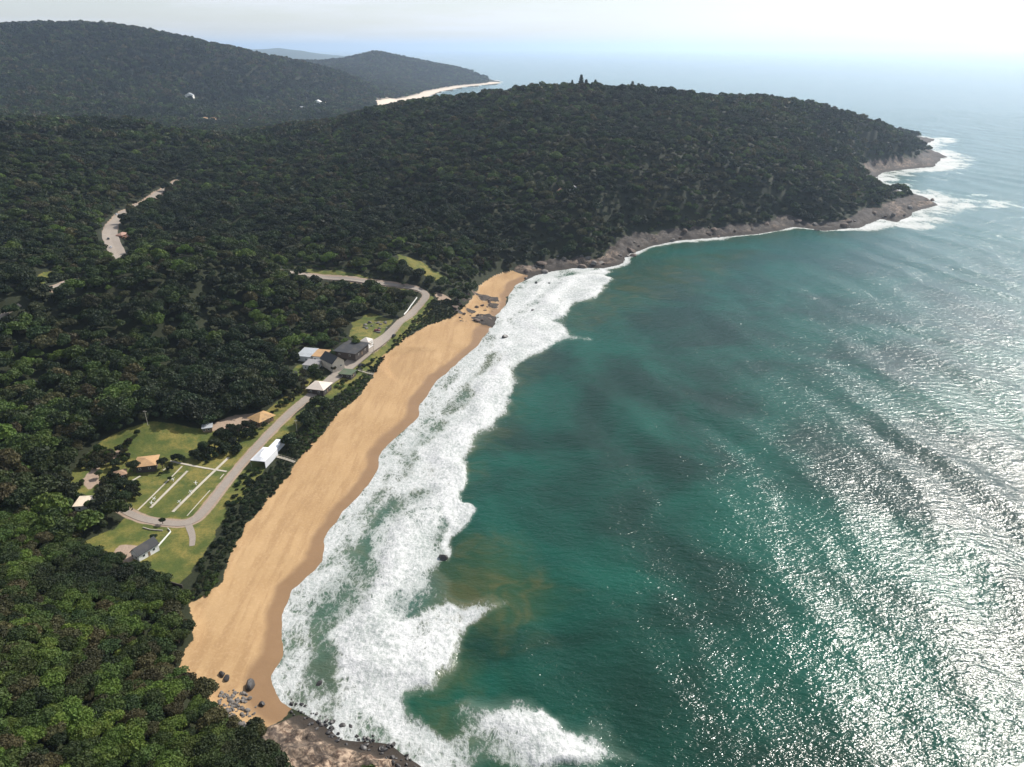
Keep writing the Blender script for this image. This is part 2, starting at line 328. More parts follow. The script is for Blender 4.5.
def terrain_mat():
    t = NT('terrain'); p = t.pos()
    sand, wet, rock, grass, dirt, pink = [t.attr(a) for a in ('sand', 'wet', 'rock', 'grass', 'dirt', 'pink')]
    nf = t.noise(p, 0.9, 5, 0.6); nm = t.noise(p, 0.12, 5, 0.6); nb = t.noise(p, 0.03, 4)
    floor = t.mix(nf, (0.010,0.015,0.006), (0.026,0.030,0.012))
    gr = t.mix(t.ss(nm, 0.35, 0.62), (0.060,0.080,0.016), (0.125,0.120,0.028))
    gr = t.mix(t.ss(t.noise(p, 0.06, 6, 0.7), 0.46, 0.66), gr, (0.19,0.155,0.040))
    gr = t.mix(t.ss(nf, 0.3, 0.8, 0, 0.55), gr, (0.040,0.060,0.012))
    dc = t.mix(nf, (0.20,0.145,0.105), (0.34,0.26,0.195))
    c = t.mix(t.ss(t.mth('MULTIPLY_ADD', t.mth('SUBTRACT', nf, 0.5), 0.7, grass), 0.35, 0.6), floor, gr)
    c = t.mix(t.ss(t.mth('MULTIPLY_ADD', t.mth('SUBTRACT', nm, 0.5), 0.8, dirt), 0.35, 0.65), c, dc)
    rn = t.noise(t.stretch(p, (1, 1, 2.5)), 0.30, 8, 0.72, 0.8)
    rc = t.mix(t.ss(rn, 0.36, 0.66), (0.030,0.027,0.024), (0.115,0.096,0.082))
    rp = t.mix(t.ss(rn, 0.40, 0.58), (0.10,0.062,0.042), (0.40,0.30,0.215))
    rc = t.mix(pink, rc, rp)
    rc = t.mix(t.ss(t.noise(p, 0.055, 6, 0.72), 0.42, 0.58, 0, 0.75), rc, (0.040,0.034,0.030)); cv = t.n('TexVoronoi', feature='DISTANCE_TO_EDGE'); wv = t.n('VectorMath', operation='MULTIPLY_ADD'); wt = t.n('TexNoise'); t.l(p, wt.inputs['Vector']); wt.inputs['Scale'].default_value = 0.35; wt.inputs['Detail'].default_value = 4; t.l(wt.outputs['Color'], wv.inputs[0]); wv.inputs[1].default_value = (9, 9, 9); t.l(p, wv.inputs[2]); t.l(t.stretch(wv.outputs[0], (1.0, 0.45, 1.0), 0.5), cv.inputs['Vector']); cv.inputs['Scale'].default_value = 0.13
    rc = t.mix(t.ss(cv.outputs[0], 0.09, 0.0, 0, 0.75), rc, (0.028,0.022,0.018))
    sx = t.n('SeparateXYZ'); t.l(p, sx.inputs[0])
    rc = t.mix(t.ss(t.mth('MULTIPLY_ADD', nm, 2.0, sx.outputs[2]), 4.2, 2.0), rc, (0.035,0.028,0.022))
    c = t.mix(t.ss(t.mth('MULTIPLY_ADD', t.mth('SUBTRACT', nf, 0.5), 0.6, rock), 0.35, 0.6), c, rc)
    streak = t.noise(t.stretch(p, (0.20, 0.022, 1), 0.16), 1.0, 7, 0.68)
    sd = t.mix(t.ss(nb, 0.35, 0.65), (0.315,0.200,0.096), (0.365,0.240,0.120))
    sd = t.mix(t.ss(streak, 0.42, 0.62, 0, 0.7), sd, (0.265,0.162,0.077))
    sd = t.mix(t.ss(nf, 0.45, 0.75, 0, 0.25), sd, (0.50,0.35,0.20))
    ws = t.mix(nm, (0.175,0.103,0.050), (0.225,0.135,0.066))
    sd = t.mix(t.mth('MULTIPLY', pink, 0.75), sd, (0.66,0.58,0.48))
    wm = t.ss(t.mth('MULTIPLY_ADD', t.mth('SUBTRACT', nm, 0.5), 0.5, wet), 0.2, 0.8)
    sd = t.mix(wm, sd, ws)
    sm = t.ss(t.mth('MULTIPLY_ADD', t.mth('SUBTRACT', nf, 0.5), 0.7, sand), 0.4, 0.6)
    c = t.mix(sm, c, sd)
    rough = t.mth('SUBTRACT', 0.92, t.mth('MULTIPLY', t.mth('MULTIPLY', sm, wm), 0.42))
    t.fin(c, rough, 0.25, t.bump(t.noise(p, 0.45, 6, 0.7), t.mth('MULTIPLY_ADD', sm, -0.38, 0.5), 0.7))
    return t.m
def water_mat():
    t = NT('sea_water'); p = t.pos()
    foam, sed, deep = t.attr('foam'), t.attr('sed'), t.attr('deep')
    nb = t.noise(p, 0.012, 4, 0.55, 0.5); nm = t.noise(p, 0.06, 5, 0.6, 1.0)
    c = t.mix(t.ss(nb, 0.36, 0.66), (0.0006,0.022,0.012), (0.0016,0.060,0.038))
    c = t.mix(t.mth('MULTIPLY', deep, 0.8), c, (0.007,0.095,0.092))
    sm = t.ss(t.mth('MULTIPLY_ADD', t.mth('SUBTRACT', nm, 0.5), 0.8, sed), 0.1, 1.05)
    c = t.mix(sm, c, t.mix(t.ss(nm, 0.4, 0.7), (0.014,0.045,0.016), (0.046,0.056,0.018)))
    # foam: dense sheets break up into lace
    w = t.n('TexNoise'); w.noise_dimensions = '3D'; t.l(p, w.inputs['Vector']); w.inputs['Scale'].default_value = 0.12; w.inputs['Detail'].default_value = 3
    vm = t.n('VectorMath', operation='MULTIPLY_ADD'); t.l(w.outputs['Color'], vm.inputs[0]); vm.inputs[1].default_value = (4.5, 4.5, 0); t.l(p, vm.inputs[2])
    pd = t.stretch(vm.outputs[0], (1.0, 0.55, 0.0), -0.2)
    vo = t.n('TexVoronoi', feature='DISTANCE_TO_EDGE'); t.l(pd, vo.inputs['Vector']); vo.inputs['Scale'].default_value = 0.26
    vo2 = t.n('TexVoronoi', feature='DISTANCE_TO_EDGE'); t.l(pd, vo2.inputs['Vector']); vo2.inputs['Scale'].default_value = 0.75
    lace = t.mth('MINIMUM', t.mth('MULTIPLY', vo.outputs[0], 2.6), t.mth('MULTIPLY_ADD', vo2.outputs[0], 2.4, 0.10), clamp=True)
    n1 = t.noise(pd, 0.06, 8, 0.68); n2 = t.noise(t.stretch(p, (1.0, 0.6, 0.0), 0.5), 0.7, 6, 0.72)
    th = t.mth('ADD', t.mth('MULTIPLY', t.ss(n1, 0.28, 0.72), 0.50), t.mth('ADD', t.mth('MULTIPLY', lace, 0.26), t.mth('MULTIPLY', t.ss(n2, 0.3, 0.7), 0.28)))
    fm = t.mth('MULTIPLY', t.ss(t.mth('SUBTRACT', t.mth('SUBTRACT', foam, 0.13), th), -0.12, 0.26), t.ss(foam, 0.02, 0.12))
    veil = t.mth('MULTIPLY', t.ss(foam, 0.15, 0.75), 0.32)
    milky = t.mix(sed, (0.16,0.26,0.22), (0.28,0.24,0.15))
    c = t.mix(veil, c, milky)
    shade = t.mix(t.ss(t.mth('ADD', t.mth('MULTIPLY', n2, 0.6), t.mth('MULTIPLY', n1, 0.4)), 0.36, 0.60), (0.25,0.28,0.26), (0.56,0.56,0.55))
    c = t.mix(fm, c, shade)
    # ripples: wind chop over longer waves, heights in metres
    q = t.stretch(p, (1.0, 1.7, 1.0), 0.55)
    h1 = t.noise(q, 0.42, 3, 0.6); h2 = t.noise(t.stretch(p, (1, 2.2, 1), 0.75), 0.13, 3, 0.55); h3 = t.noise(q, 1.1, 2, 0.5)
    h = t.mth('ADD', t.mth('MULTIPLY', h1, 0.36), t.mth('ADD', t.mth('MULTIPLY', h2, 0.62), t.mth('MULTIPLY', h3, 0.10)))
    calm = t.ss(sed, 0.0, 1.0, 1.0, 0.55)
    hf = t.mth('ADD', t.mth('MULTIPLY', h, calm), t.mth('MULTIPLY', t.mth('MULTIPLY', fm, n2), 0.45))
    t.fin(c, t.mth('MULTIPLY_ADD', fm, 0.6, 0.15), 0.5, t.bump(hf, 1.0, 1.0))
    t.p.inputs['IOR'].default_value = 1.33
    return t.m
TERR = terrain_mat(); WATER = water_mat()
ASPH = worn('asphalt', (0.25,0.215,0.18), 0.3, 0.5, 0.85, 0.25, (0.26,0.21,0.16))
CONC = worn('concrete', (0.42,0.38,0.31), 0.3, 0.8)
WHITE = worn('white_paint', (0.78,0.77,0.73), 0.2, 0.9)
TENT = worn('white_canvas', (0.62,0.63,0.64), 0.12, 0.5, 0.6)
CREAM = worn('cream_wall', (0.62,0.54,0.43), 0.3, 0.8)
TILE = worn('tan_roof', (0.40,0.245,0.12), 0.35, 1.0)
THATCH = worn('thatch', (0.42,0.26,0.115), 0.5, 1.5)
DARK = worn('dark_roof', (0.035,0.037,0.040), 0.4, 0.7, 0.7)
GREY = worn('grey_roof', (0.24,0.23,0.23), 0.35, 0.7)
METAL = worn('pale_metal_roof', (0.36,0.38,0.39), 0.35, 0.6, 0.45, 0.5)
GREENR = worn('green_roof', (0.075,0.105,0.060), 0.4, 0.7)
WOOD = worn('weathered_wood', (0.26,0.18,0.11), 0.4, 2.0)
BRICK = worn('brick', (0.27,0.12,0.075), 0.4, 1.5)
SHADEW = worn('shaded_wall', (0.06,0.05,0.045), 0.4, 1.0)  # shade of walls turned from the sun, put into the colour
GLASS = NT('glass').fin((0.02,0.03,0.035), 0.08, 0.6)
TYRE = NT('rubber').fin((0.02,0.02,0.02), 0.8, 0.3)
ROCKM = [worn('rock_grey', (0.16,0.145,0.13), 0.6, 1.1, 0.85, 0.3, (0.05,0.045,0.04)), worn('rock_dark', (0.040,0.036,0.034), 0.5, 1.1, 0.5, 0.5, (0.02,0.018,0.016)),
         worn('rock_red', (0.13,0.098,0.078), 0.6, 0.9, 0.85, 0.3, (0.09,0.06,0.045))]

# ------------------------------------------------------------------ ground sheet
def polar(az0, az1, daz, radii):
    az = np.radians(np.arange(az0, az1+daz*0.5, daz)); R, A = np.meshgrid(radii, az, indexing='ij')
    X = (R*np.sin(A)).ravel(); Y = (R*np.cos(A)).ravel(); nr, na = R.shape
    i = np.arange(nr-1)[:, None]*na + np.arange(na-1)[None, :]; i = i.ravel()
    return X.astype(np.float32), Y.astype(np.float32), np.stack([i, i+1, i+na+1, i+na], 1)[:, ::-1]
def radii(parts):
    out = [parts[0][0]]
    for r0, r1, q in parts:
        while out[-1] < r1: out.append(out[-1]*q)
    return np.array(out)
lawns = [P0([(75,545,8),(112,528,7),(132,512,6),(118,500,7),(85,500,8),(70,480,10),(84,455,11),(110,437,12),(150,424,14),(180,430,10),(220,433,8),(250,428,7),(300,385,9),(310,378,9),(330,378,8),(300,405,7),(262,442,6),(232,490,5.5),(215,540,5),(180,583,5.5),(160,582,5.5),(120,565,6)]),
         P0([(300,278,24),(345,284,22),(395,291,18),(412,294,16),(408,287,18),(350,279,22),(290,272,26)]),
         P0([(348,340,11),(352,322,12),(370,312,12),(392,320,11),(385,335,10),(366,350,9)]),
         P0([(398,262,24),(425,270,20),(448,280,15),(440,286,15),(415,279,18),(400,272,22)]),
         P0([(330,384,8),(372,348,9),(420,305,12),(432,296,14),(436,300,12),(400,340,9),(350,385,7),(310,415,6.5),(275,455,5.5),(235,505,5),(225,500,5.5),(262,446,6)]),
         P0([(30,283,40),(44,277,39),(56,276,38),(50,281,38),(36,288,41)]), P0([(285,372,12),(300,362,12),(308,372,11),(296,380,10)]),
         P0([(655,222,20),(662,217,24),(670,219,22),(664,224,18)])]
dirts = [P0([(85,482,9),(92,466,10),(110,452,11),(128,446,11),(120,456,10),(102,468,9),(98,482,9),(90,490,9)]), P0([(96,482,8),(104,484,8),(110,494,7),(104,494,7)]), P0([(112,560,6.5),(120,546,6.5),(138,547,6),(132,566,6)]),
         P0([(205,432,9),(235,415,9),(262,412,8),(270,424,7),(240,432,7.5)]), P0([(432,292,14),(447,296,11),(452,300,10),(440,301,12)])]
roads = []
def road_poly(px, zfix=None): return smooth_poly([tuple(G(*p[:2]))+(p[2],) for p in px], 2)
ROAD1 = road_poly([(118,507,3.2),(138,518,3.6),(163,523,3.8),(190,524,4.0),(205,511,3.8),(225,484,3.6),(245,460,3.7),(262,441,3.8),(285,417,4.0),(306,399,4.6),(330,381,7.0),(350,364,9.0),(368,350,7.5),(395,328,5.2),(415,309,4.8),(427,297,5.0),(424,291,5.0),(408,287,4.6),(380,283,4.4),(350,280,4.4),(315,276,4.8),(284,271,5)])
ROAD2 = road_poly([(176,182,7),(164,190,7),(150,201,7),(130,209,7),(118,218,9),(110,228,11),(110,238,13),(116,250,13),(124,264,12),(112,268,7),(92,273,5),(70,281,4),(52,289,3.5)])
ROAD4 = road_poly([(20,305,3),(8,312,3),(-12,325,3),(-50,345,3)])
ROAD3 = road_poly([(188,524,3),(193,536,2.6),(192,546,2.0)])
roadsXY = [[p[:2] for p in r] for r in (ROAD1, ROAD2)]; road4XY = [p[:2] for p in ROAD4]
X, Y, Q = polar(-66, 58, 0.16, radii([(24, 1150, 1.0042), (1150, 7200, 1.009)]))
Z, DC, SB, RK, BASE = land(X, Y, True)
GR = np.full(X.shape, -99, np.float32)
for L in lawns: GR = np.maximum(GR, sdf(X, Y, L))
DI = np.full(X.shape, -99, np.float32)
for L in dirts: DI = np.maximum(DI, sdf(X, Y, L))
GR = GR + fbm(X/11, Y/11, 181, 3)*3.0; DI = DI + fbm(X/6, Y/6, 183, 3)*1.6
rdist = np.minimum(seg_dist(X, Y, roadsXY[0])-2.4, seg_dist(X, Y, roadsXY[1])-4)
DI = np.maximum(DI, np.where(Y > 560, 2.0, 0.6)-rdist)
farbeach = sstep(135, 100, DC + fbm(X/90, Y/90, 77, 3)*25)*(Y > 2400)*sstep(-2, 2, DC)*(X < 100)*(Y < 4850)
A = {'sand': np.maximum(sstep(-1.5, 1.5, SB + fbm(X/7, Y/7, 63, 3)*2.0), farbeach), 'wet': sstep(12, 3, DC + fbm(X/30, Y/30, 64, 2)*3.5 + 7*sstep(200, 170, Y)*0),
     'rock': RK, 'grass': sstep(-2, 2, GR), 'dirt': sstep(-1.5, 1.5, DI), 'pink': np.maximum(sstep(-2, 2, sdf(X, Y, near_rock))*0.95, 0.5*sstep(0.0, 0.5, fbm(X/30, Y/30, 71, 3))*(Y > 500))}
A['sand'] = A['sand']*(1-RK*(Y > 470)*(Y < 690)); A['pink'] = np.maximum(A['pink']*(A['sand'] < 0.5), farbeach); A['wet'] = np.where(Y > 2400, 0, A['wet'])
V = np.stack([X, Y, Z], 1); zq = Z[Q]
keep = zq.max(1) > -2.2
qa = {k: v[Q].mean(1) for k, v in A.items()}
is_sand = keep & (qa['sand'] > 0.5); is_rock = keep & ~is_sand & (qa['rock'] > 0.5)
is_lawn = keep & ~is_sand & ~is_rock & (qa['grass'] > 0.5)
is_gr = keep & ~is_sand & ~is_rock & ~is_lawn
for nm, sel in (('beach', is_sand), ('rocky_shore', is_rock), ('lawn', is_lawn), ('ground', is_gr)):
    tag(sub_mesh(nm, V, Q, sel, TERR, A), kind='structure')

# ------------------------------------------------------------------ sea
FO = []   # (polygon, density, softness)
def c2(pts): return P0([(270+x/2.42, 450+y/2.42) for x, y in pts])
def c1(pts): return P0([(280+x/3.009, 240+y/3.009) for x, y in pts])
FO.append((c1([(655,230),(640,170),(730,110),(900,70),(1000,50),(990,75),(985,110),(975,165),(905,190),(850,225),(825,260),(925,300),(830,325),(800,345),(720,380),(742,430),(700,455),(690,500),(660,565),(620,615),(560,665),(530,725),(515,767),(260,767),(240,700),(300,630),(400,530),(460,430),(550,350),(600,310)]), 0.73, 7))
FO.append((c2([(500,0),(460,60),(450,130),(487,160),(450,195),(432,270),(480,345),(535,395),(520,435),(452,470),(432,540),(410,595),(365,625),(385,690),(440,720),(600,640),(660,645),(720,690),(850,735),(900,775),(200,790),(120,690),(60,600),(0,545),(30,400),(130,260),(250,60),(290,0)]), 0.63, 6))
FO.append((c2([(190,385),(300,415),(380,352),(450,348),(528,390),(510,425),(448,468),(430,540),(400,600),(340,612),(330,720),(250,700),(150,645),(125,560),(160,470)]), 0.98, 6))
FO.append((c2([(600,655),(640,640),(700,675),(770,705),(850,745),(880,775),(600,775)]), 0.98, 4))
FO.append((c2([(380,690),(480,640),(600,620),(760,680),(900,735),(960,780),(360,780)]), 0.66, 6))
FO.append((c2([(440,10),(470,40),(452,130),(485,160),(450,200),(434,268),(415,262),(402,190),(425,90)]), 1.0, 3))
FO.append((c2([(320,40),(400,20),(380,120),(330,180),(350,250),(300,330),(220,340),(200,290),(230,220),(300,120)]), 0.80, 5))
FO.append((c2([(10,545),(30,395),(60,330),(140,215),(180,150),(245,85),(260,100),(200,170),(160,235),(90,345),(60,420),(40,540)]), 0.80, 2.5))
FO.append((c1([(690,180),(760,130),(900,90),(985,80),(980,160),(900,188),(840,245),(880,290),(770,330),(705,372),(715,440),(680,520),(605,600),(560,640),(500,750),(370,760),(410,640),(510,520),(600,420),(640,330),(650,250)]), 0.98, 6))
FO.append((c1([(265,690),(300,640),(400,535),(460,430),(550,350),(565,360),(480,440),(420,545),(320,660),(290,720)]), 0.74, 2.5))
SEDP = [(c2([(440,200),(520,205),(600,230),(700,330),(660,440),(560,480),(480,455),(460,500),(520,560),(420,640),(380,700),(360,500),(400,300)]), 0.95, 22),
        (c1([(650,260),(800,330),(740,440),(640,640),(540,767),(300,767),(420,560)]), 0.75, 22), (P0([(520,290),(620,268),(700,250),(760,250),(700,290),(600,330),(560,345)]), 0.62, 40), (c2([(640,620),(900,700),(900,780),(600,780)]), 0.3, 20)]
X, Y, Q = polar(-66, 66, 0.17, radii([(24, 1150, 1.0044), (1150, 3000, 1.008), (3000, 58000, 1.05)]))
ZT, DC, SB, RK, _ = land(X, Y, True)
wx = X + fbm(X/22, Y/22, 81, 4)*9; wy = Y + fbm(X/22, Y/22, 85, 4)*9
foam = np.zeros(X.shape, np.float32); near = (Y < 900) & (Y > 80) & (np.abs(X) < 400); ni = np.where(near)[0]
nx, ny = wx[ni], wy[ni]; fz = np.zeros(len(ni), np.float32)
for poly, dens, soft in FO: fz = np.maximum(fz, dens*sstep(-soft, soft, sdf(nx, ny, poly)))
foam[ni] = fz
sed = np.zeros(X.shape, np.float32); sz = np.zeros(len(ni), np.float32)
for poly, dens, soft in SEDP: sz = np.maximum(sz, dens*sstep(-soft, soft, sdf(nx, ny, poly)))
sed[ni] = sz
off = -DC
str_ = 0.5+0.5*np.sin(2*math.pi*off/31 + 5*fbm(X/55, Y/55, 141, 3)); str_ = str_**1.5
foam = np.where(foam > 0.05, np.clip(foam + 0.42*(str_-0.40)*sstep(6, 16, off), 0, 1), foam)
cape = sstep(350, 550, X)*(Y > 700)
cw = 7 + 24*np.clip(fbm(X/45, Y/45, 95, 3)+0.25, 0, 1) + cape*75
foam = np.maximum(foam, (Y > 640)*(Y < 2200)*sstep(1, 0.1, off/cw)*(0.82 - 0.04*cape)*(1 + cape*0.55*fbm((X+Y*.2)/38, Y/16, 97, 4)))
# wave trails off the cape and scattered whitecaps
trail = sstep(0.0, 0.38, fbm((X+Y*.3)/70, Y/22, 99, 4))*sstep(400, 620, X)*sstep(1500, 1150, Y)*sstep(800, 900, Y)*sstep(230, 30, off)
foam = np.maximum(foam, trail*0.70)
foam = np.maximum(foam, (Y < 650)*(Y > 140)*sstep(14, 7, off)*0.74)
caps = sstep(0.62, 0.75, fbm((X*.8+Y*.5)/20, (Y*.8-X*.5)/7, 103, 3))*sstep(70, 160, off)*(Y < 1800)
foam = np.maximum(foam, caps*0.55*(Y > 500))
foam = np.maximum(foam, 0.85*sstep(40, 12, off)*(Y > 2400)*(Y < 5000))
sed = np.maximum(sed, 0.5*sstep(70, 5, off)*(Y < 1500))
deep = sstep(150, 900, np.hypot(X-60, Y-250))
# swell: crests roughly parallel to the beach, bending round, higher away from the shore
ph = X*0.96 + Y*0.22 + fbm(X/110, Y/110, 111, 3)*34
sw = np.sin(ph*2*math.pi/44)*0.30*(0.25+1.4*vnoise(X/55+7, Y/90, 123)) + np.sin((X*0.95+Y*0.3 + fbm(X/60, Y/60, 117, 3)*18)*2*math.pi/27)*0.13 + fbm(X/14, Y/14, 119, 3)*0.22
crest = np.sin(ph*2*math.pi/44); sw = sw + 0.18*crest**3*(0.2+1.4*vnoise(X/55+7, Y/90, 123))
amp = sstep(4, 70, off)*sstep(5000, 1500, Y)
ZW = 0.03 + sw*amp + sstep(0.45, 1.0, foam)*0.9*sstep(8, 30, off)*(0.3 + 1.5*str_ + 0.6*fbm(X/6, Y/6, 121, 3))
ZW = np.where(off < 4, 0.03 + 0.02*sstep(4, 0, off), ZW)
keep = (ZT[Q].min(1) < 0.9) & ((DC[Q].max(1) < 6) | (Y[Q].min(1) > 5200))
WA = {'foam': foam, 'sed': sed, 'deep': deep}; V = np.stack([X, Y, ZW], 1)
fq = foam[Q].mean(1)
tag(sub_mesh('sea', V, Q, keep & (fq < 0.5), WATER, WA), kind='structure')
tag(sub_mesh('surf_foam', V, Q, keep & (fq >= 0.5), WATER, WA), 'white surf foam breaking along the sandy beach and the rocky headland', 'surf', kind='stuff')

# far hills beyond the bay, barely visible in the air
hx = np.linspace(-9000, -2400, 90); hyy = np.linspace(13000, 16500, 26); HX, HY = np.meshgrid(hx, hyy)
HZ = (sstep(-9000, -6000, HX)*sstep(-2400, -4200, HX)*(150 + 70*fbm(HX/900, HY/900, 131, 4)))*np.sin(np.pi*(HY-13000)/3500) - 1.5
nr, na = HX.shape; i = (np.arange(nr-1)[:, None]*na + np.arange(na-1)[None, :]).ravel()
FARM = NT('far_wood'); FARM = FARM.fin(FARM.mix(FARM.noise(FARM.pos(), 0.01, 6), (0.02,0.035,0.012), (0.05,0.06,0.025)), 0.9, 0.1)
tag(mesh_np('distant_hills', np.stack([HX.ravel(), HY.ravel(), HZ.ravel()], 1), np.stack([i, i+1, i+na+1, i+na], 1), FARM), kind='structure')

# ------------------------------------------------------------------ roads and paths
def ribbon(name, pts, mat, lift=0.14, wide=None, kind='structure', th=0.0):
    P = np.array([p[:2] for p in pts]); Wd = np.array([p[3] if wide is None else wide for p in pts])
    d = np.concatenate([[0], np.cumsum(np.hypot(*np.diff(P, axis=0).T))]); n = max(2, int(d[-1]/1.5)); u = np.linspace(0, d[-1], n)
    C = np.stack([np.interp(u, d, P[:, 0]), np.interp(u, d, P[:, 1])], 1); w = np.interp(u, d, Wd)
    T = np.gradient(C, axis=0); T /= np.linalg.norm(T, axis=1)[:, None]+1e-9; N = np.stack([-T[:, 1], T[:, 0]], 1)
    k = 5; s = np.linspace(-0.5, 0.5, k); w = w*(1 + 0.05*fbm(u/6, u*0, 7, 2))
    PX = C[:, None, :] + N[:, None, :]*(s[None, :, None]*w[:, None, None])
    z = land(PX[..., 0].ravel(), PX[..., 1].ravel()).reshape(n, k)
    zc = z[:, 2:3]; z = np.maximum(z, zc*0.6+z*0.4) + lift
    Vv = np.concatenate([PX, z[..., None]], 2).reshape(-1, 3); i = (np.arange(n-1)[:, None]*k + np.arange(k-1)[None, :]).ravel()
    Fq = np.stack([i, i+1, i+k+1, i+k], 1)[:, ::-1]
    # skirt edges so the sheet has a kerb-like side
    e0 = np.arange(n)*k; e1 = e0+k-1; base = len(Vv); Vs = Vv[np.concatenate([e0, e1])].copy(); Vs[:, 2] -= lift+0.4
    Vv = np.concatenate([Vv, Vs]); j = np.arange(n-1)
    Fs = np.concatenate([np.stack([e0[:-1], e0[1:], base+j+1, base+j], 1), np.stack([e1[1:], e1[:-1], base+n+j, base+n+j+1], 1)])
    o = mesh_np(name, Vv, np.concatenate([Fq, Fs]), mat, None, False)
    return tag(o, kind=kind) if kind else o
ribbon('road', ROAD1, ASPH); ribbon('road', ROAD2, ASPH, 0.25); ribbon('road', ROAD3, ASPH, 0.10); ribbon('road', ROAD4, ASPH, 0.2)
def strip(p0, p1, wd, mat=CONC, name='footpath', lift=0.12):
    a = G(*p0); b = G(*p1); return ribbon(name, [tuple(a)+(wd,), tuple(b)+(wd,)], mat, lift)
STRIPS = [((137.6,510.4),(182,466.4),0.8),((150.5,508),(187.5,471),1.3),((172.8,512),(228.5,457.6),1.5),((187,516),(210,490.4),0.45),((220,478.7),(224,474),0.5),((130,482),(140.5,476),1.0),((163,470.5),(168.7,466.4),0.8)]
for a, b, w in STRIPS: strip(a, b, w*0.85)
strip((170.4,461),(226.7,471.7),1.1, lift=0.17)

# ------------------------------------------------------------------ houses
occupied = []     # (x, y, radius) kept clear of trees
def house(label, px, py, w, d, h, roof='gable', rot=0.0, wall=CREAM, roofm=TILE, over=0.5, pitch=0.35, cat='house', name='house', wins=2, group=None, door=True, z=None):
    g = G(px, py); t = thing(name, label, cat, (g.x, g.y, hz(g.x, g.y)-0.1), rot, group)
    occupied.append((g.x, g.y, max(w, d)*0.62+1.0))
    x0, x1, y0, y1 = -w/2, w/2, -d/2, d/2; m = MB()
    if roof == 'gable':     # ridge along local y, gables face -y and +y
        rz = h + w/2*pitch*2
        m.add([(x0,y0,-1),(x1,y0,-1),(x1,y1,-1),(x0,y1,-1),(x0,y0,h),(x1,y0,h),(x1,y1,h),(x0,y1,h),(0,y0,rz),(0,y1,rz)],
              [(0,1,5,8,4),(2,3,7,9,6),(1,2,6,5),(3,0,4,7),(0,3,2,1)]); m.build('wall', wall, t)
        r = MB(); k = rz-h; e = over; zo = h - e*k/(w/2)
        for sgn in (-1, 1):
            a = [(0,y0-e,rz+.2),(sgn*(w/2+e),y0-e,zo+.2),(sgn*(w/2+e),y1+e,zo+.2),(0,y1+e,rz+.2)]
            r.slab(a if sgn < 0 else a[::-1], .19)
        r.build('roof', roofm, t)
    else:
        m.box(x0, x1, y0, y1, -1, h); m.build('wall', wall, t); r = MB(); e = over
        X0, X1, Y0, Y1 = x0-e, x1+e, y0-e, y1+e
        if roof == 'hip':
            rl = max(0.3, (d-w))/2 if d >= w else 0.3; rx = 0.0 if d >= w else (w-d)/2; rz = h+.15+min(w, d)/2*pitch*2
            if d >= w: A_, B_ = (0,-rl,rz), (0,rl,rz); F_ = [(0,1,4),(1,2,5,4),(2,3,5),(3,0,4,5)]
            else: A_, B_ = (-rx,0,rz), (rx,0,rz); F_ = [(0,1,5,4),(1,2,5),(2,3,4,5),(3,0,4)]
            zb = h+.02
            r.add([(X0,Y0,zb),(X1,Y0,zb),(X1,Y1,zb),(X0,Y1,zb),A_,B_], F_+[(3,2,1,0)])
        elif roof == 'flat': r.box(X0, X1, Y0, Y1, h+.01, h+.25)
        elif roof == 'shed':
            r.slab([(X0,Y0,h+.25),(X1,Y0,h+.25),(X1,Y1,h+.25+d*pitch),(X0,Y1,h+.25+d*pitch)], .2)
            MB().add([(x0,y1-.1,h),(x1,y1-.1,h),(x1,y1,h),(x0,y1,h),(x0,y1-.1,h+d*pitch-.1),(x1,y1-.1,h+d*pitch-.1),(x1,y1,h+d*pitch-.1),(x0,y1,h+d*pitch-.1)],
                     [(0,1,5,4),(1,2,6,5),(2,3,7,6),(3,0,4,7)]).build('upper_wall', wall, t)
        r.build('roof', roofm, t)
    for k in range(wins):
        xx = x0 + w*(k+0.5)/wins - (0.0 if not door else 0.4)
        fr = MB().box(xx-.55, xx+.55, y0-.06, y0-.005, h*.38, h*.38+1.1).build('window', WHITE, t)
        MB().box(xx-.45, xx+.45, y0-.08, y0-.062, h*.38+.1, h*.38+1.0).build('pane', GLASS, fr)
    for k in range(wins):
        yy = y0 + d*(k+0.5)/wins
        fr = MB().box(x1+.005, x1+.06, yy-.55, yy+.55, h*.38, h*.38+1.1).build('window', WHITE, t)
        MB().box(x1+.062, x1+.08, yy-.45, yy+.45, h*.38+.1, h*.38+1.0).build('pane', GLASS, fr)
    if door: MB().box(x1-.0+.005, x1+.07, -.45+d*.0, .45, 0.1, min(2.1, h-.2)).build('door', WOOD, t)
    return t
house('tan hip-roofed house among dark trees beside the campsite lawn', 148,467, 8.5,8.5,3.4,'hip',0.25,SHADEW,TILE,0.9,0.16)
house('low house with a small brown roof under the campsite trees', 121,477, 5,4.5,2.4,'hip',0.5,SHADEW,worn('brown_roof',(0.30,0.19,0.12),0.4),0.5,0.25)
house('cream metal-roofed shed alone at the left edge of the clearing', 90,507, 9,6.5,3.0,'shed',0.1,WHITE,worn('cream_roof',(0.62,0.52,0.40),0.3),0.6,0.05, cat='shed', name='shed')
house('white-gabled house with a black roof beside a patch of bare gravel', 146,554, 4.6,9.0,3.2,'gable',-0.5,WHITE,DARK,0.35,0.5)
house('round-edged thatched hut in bare ground beside the beach road', 262,421, 8.5,9,2.8,'hip',-0.6,WOOD,THATCH,1.0,0.28, cat='hut', name='hut')
house('small grey-roofed shack half hidden at the forest edge', 208,430, 4.5,4,2.2,'shed',0.3,WOOD,METAL,0.4,0.10, cat='shack', name='shack')
house('white hip-roofed house with walls coloured dark for shade beside the beach road', 320,391, 10,10,3.6,'hip',-0.25,SHADEW,worn('pale_roof',(0.58,0.50,0.42),0.2),0.8,0.24)
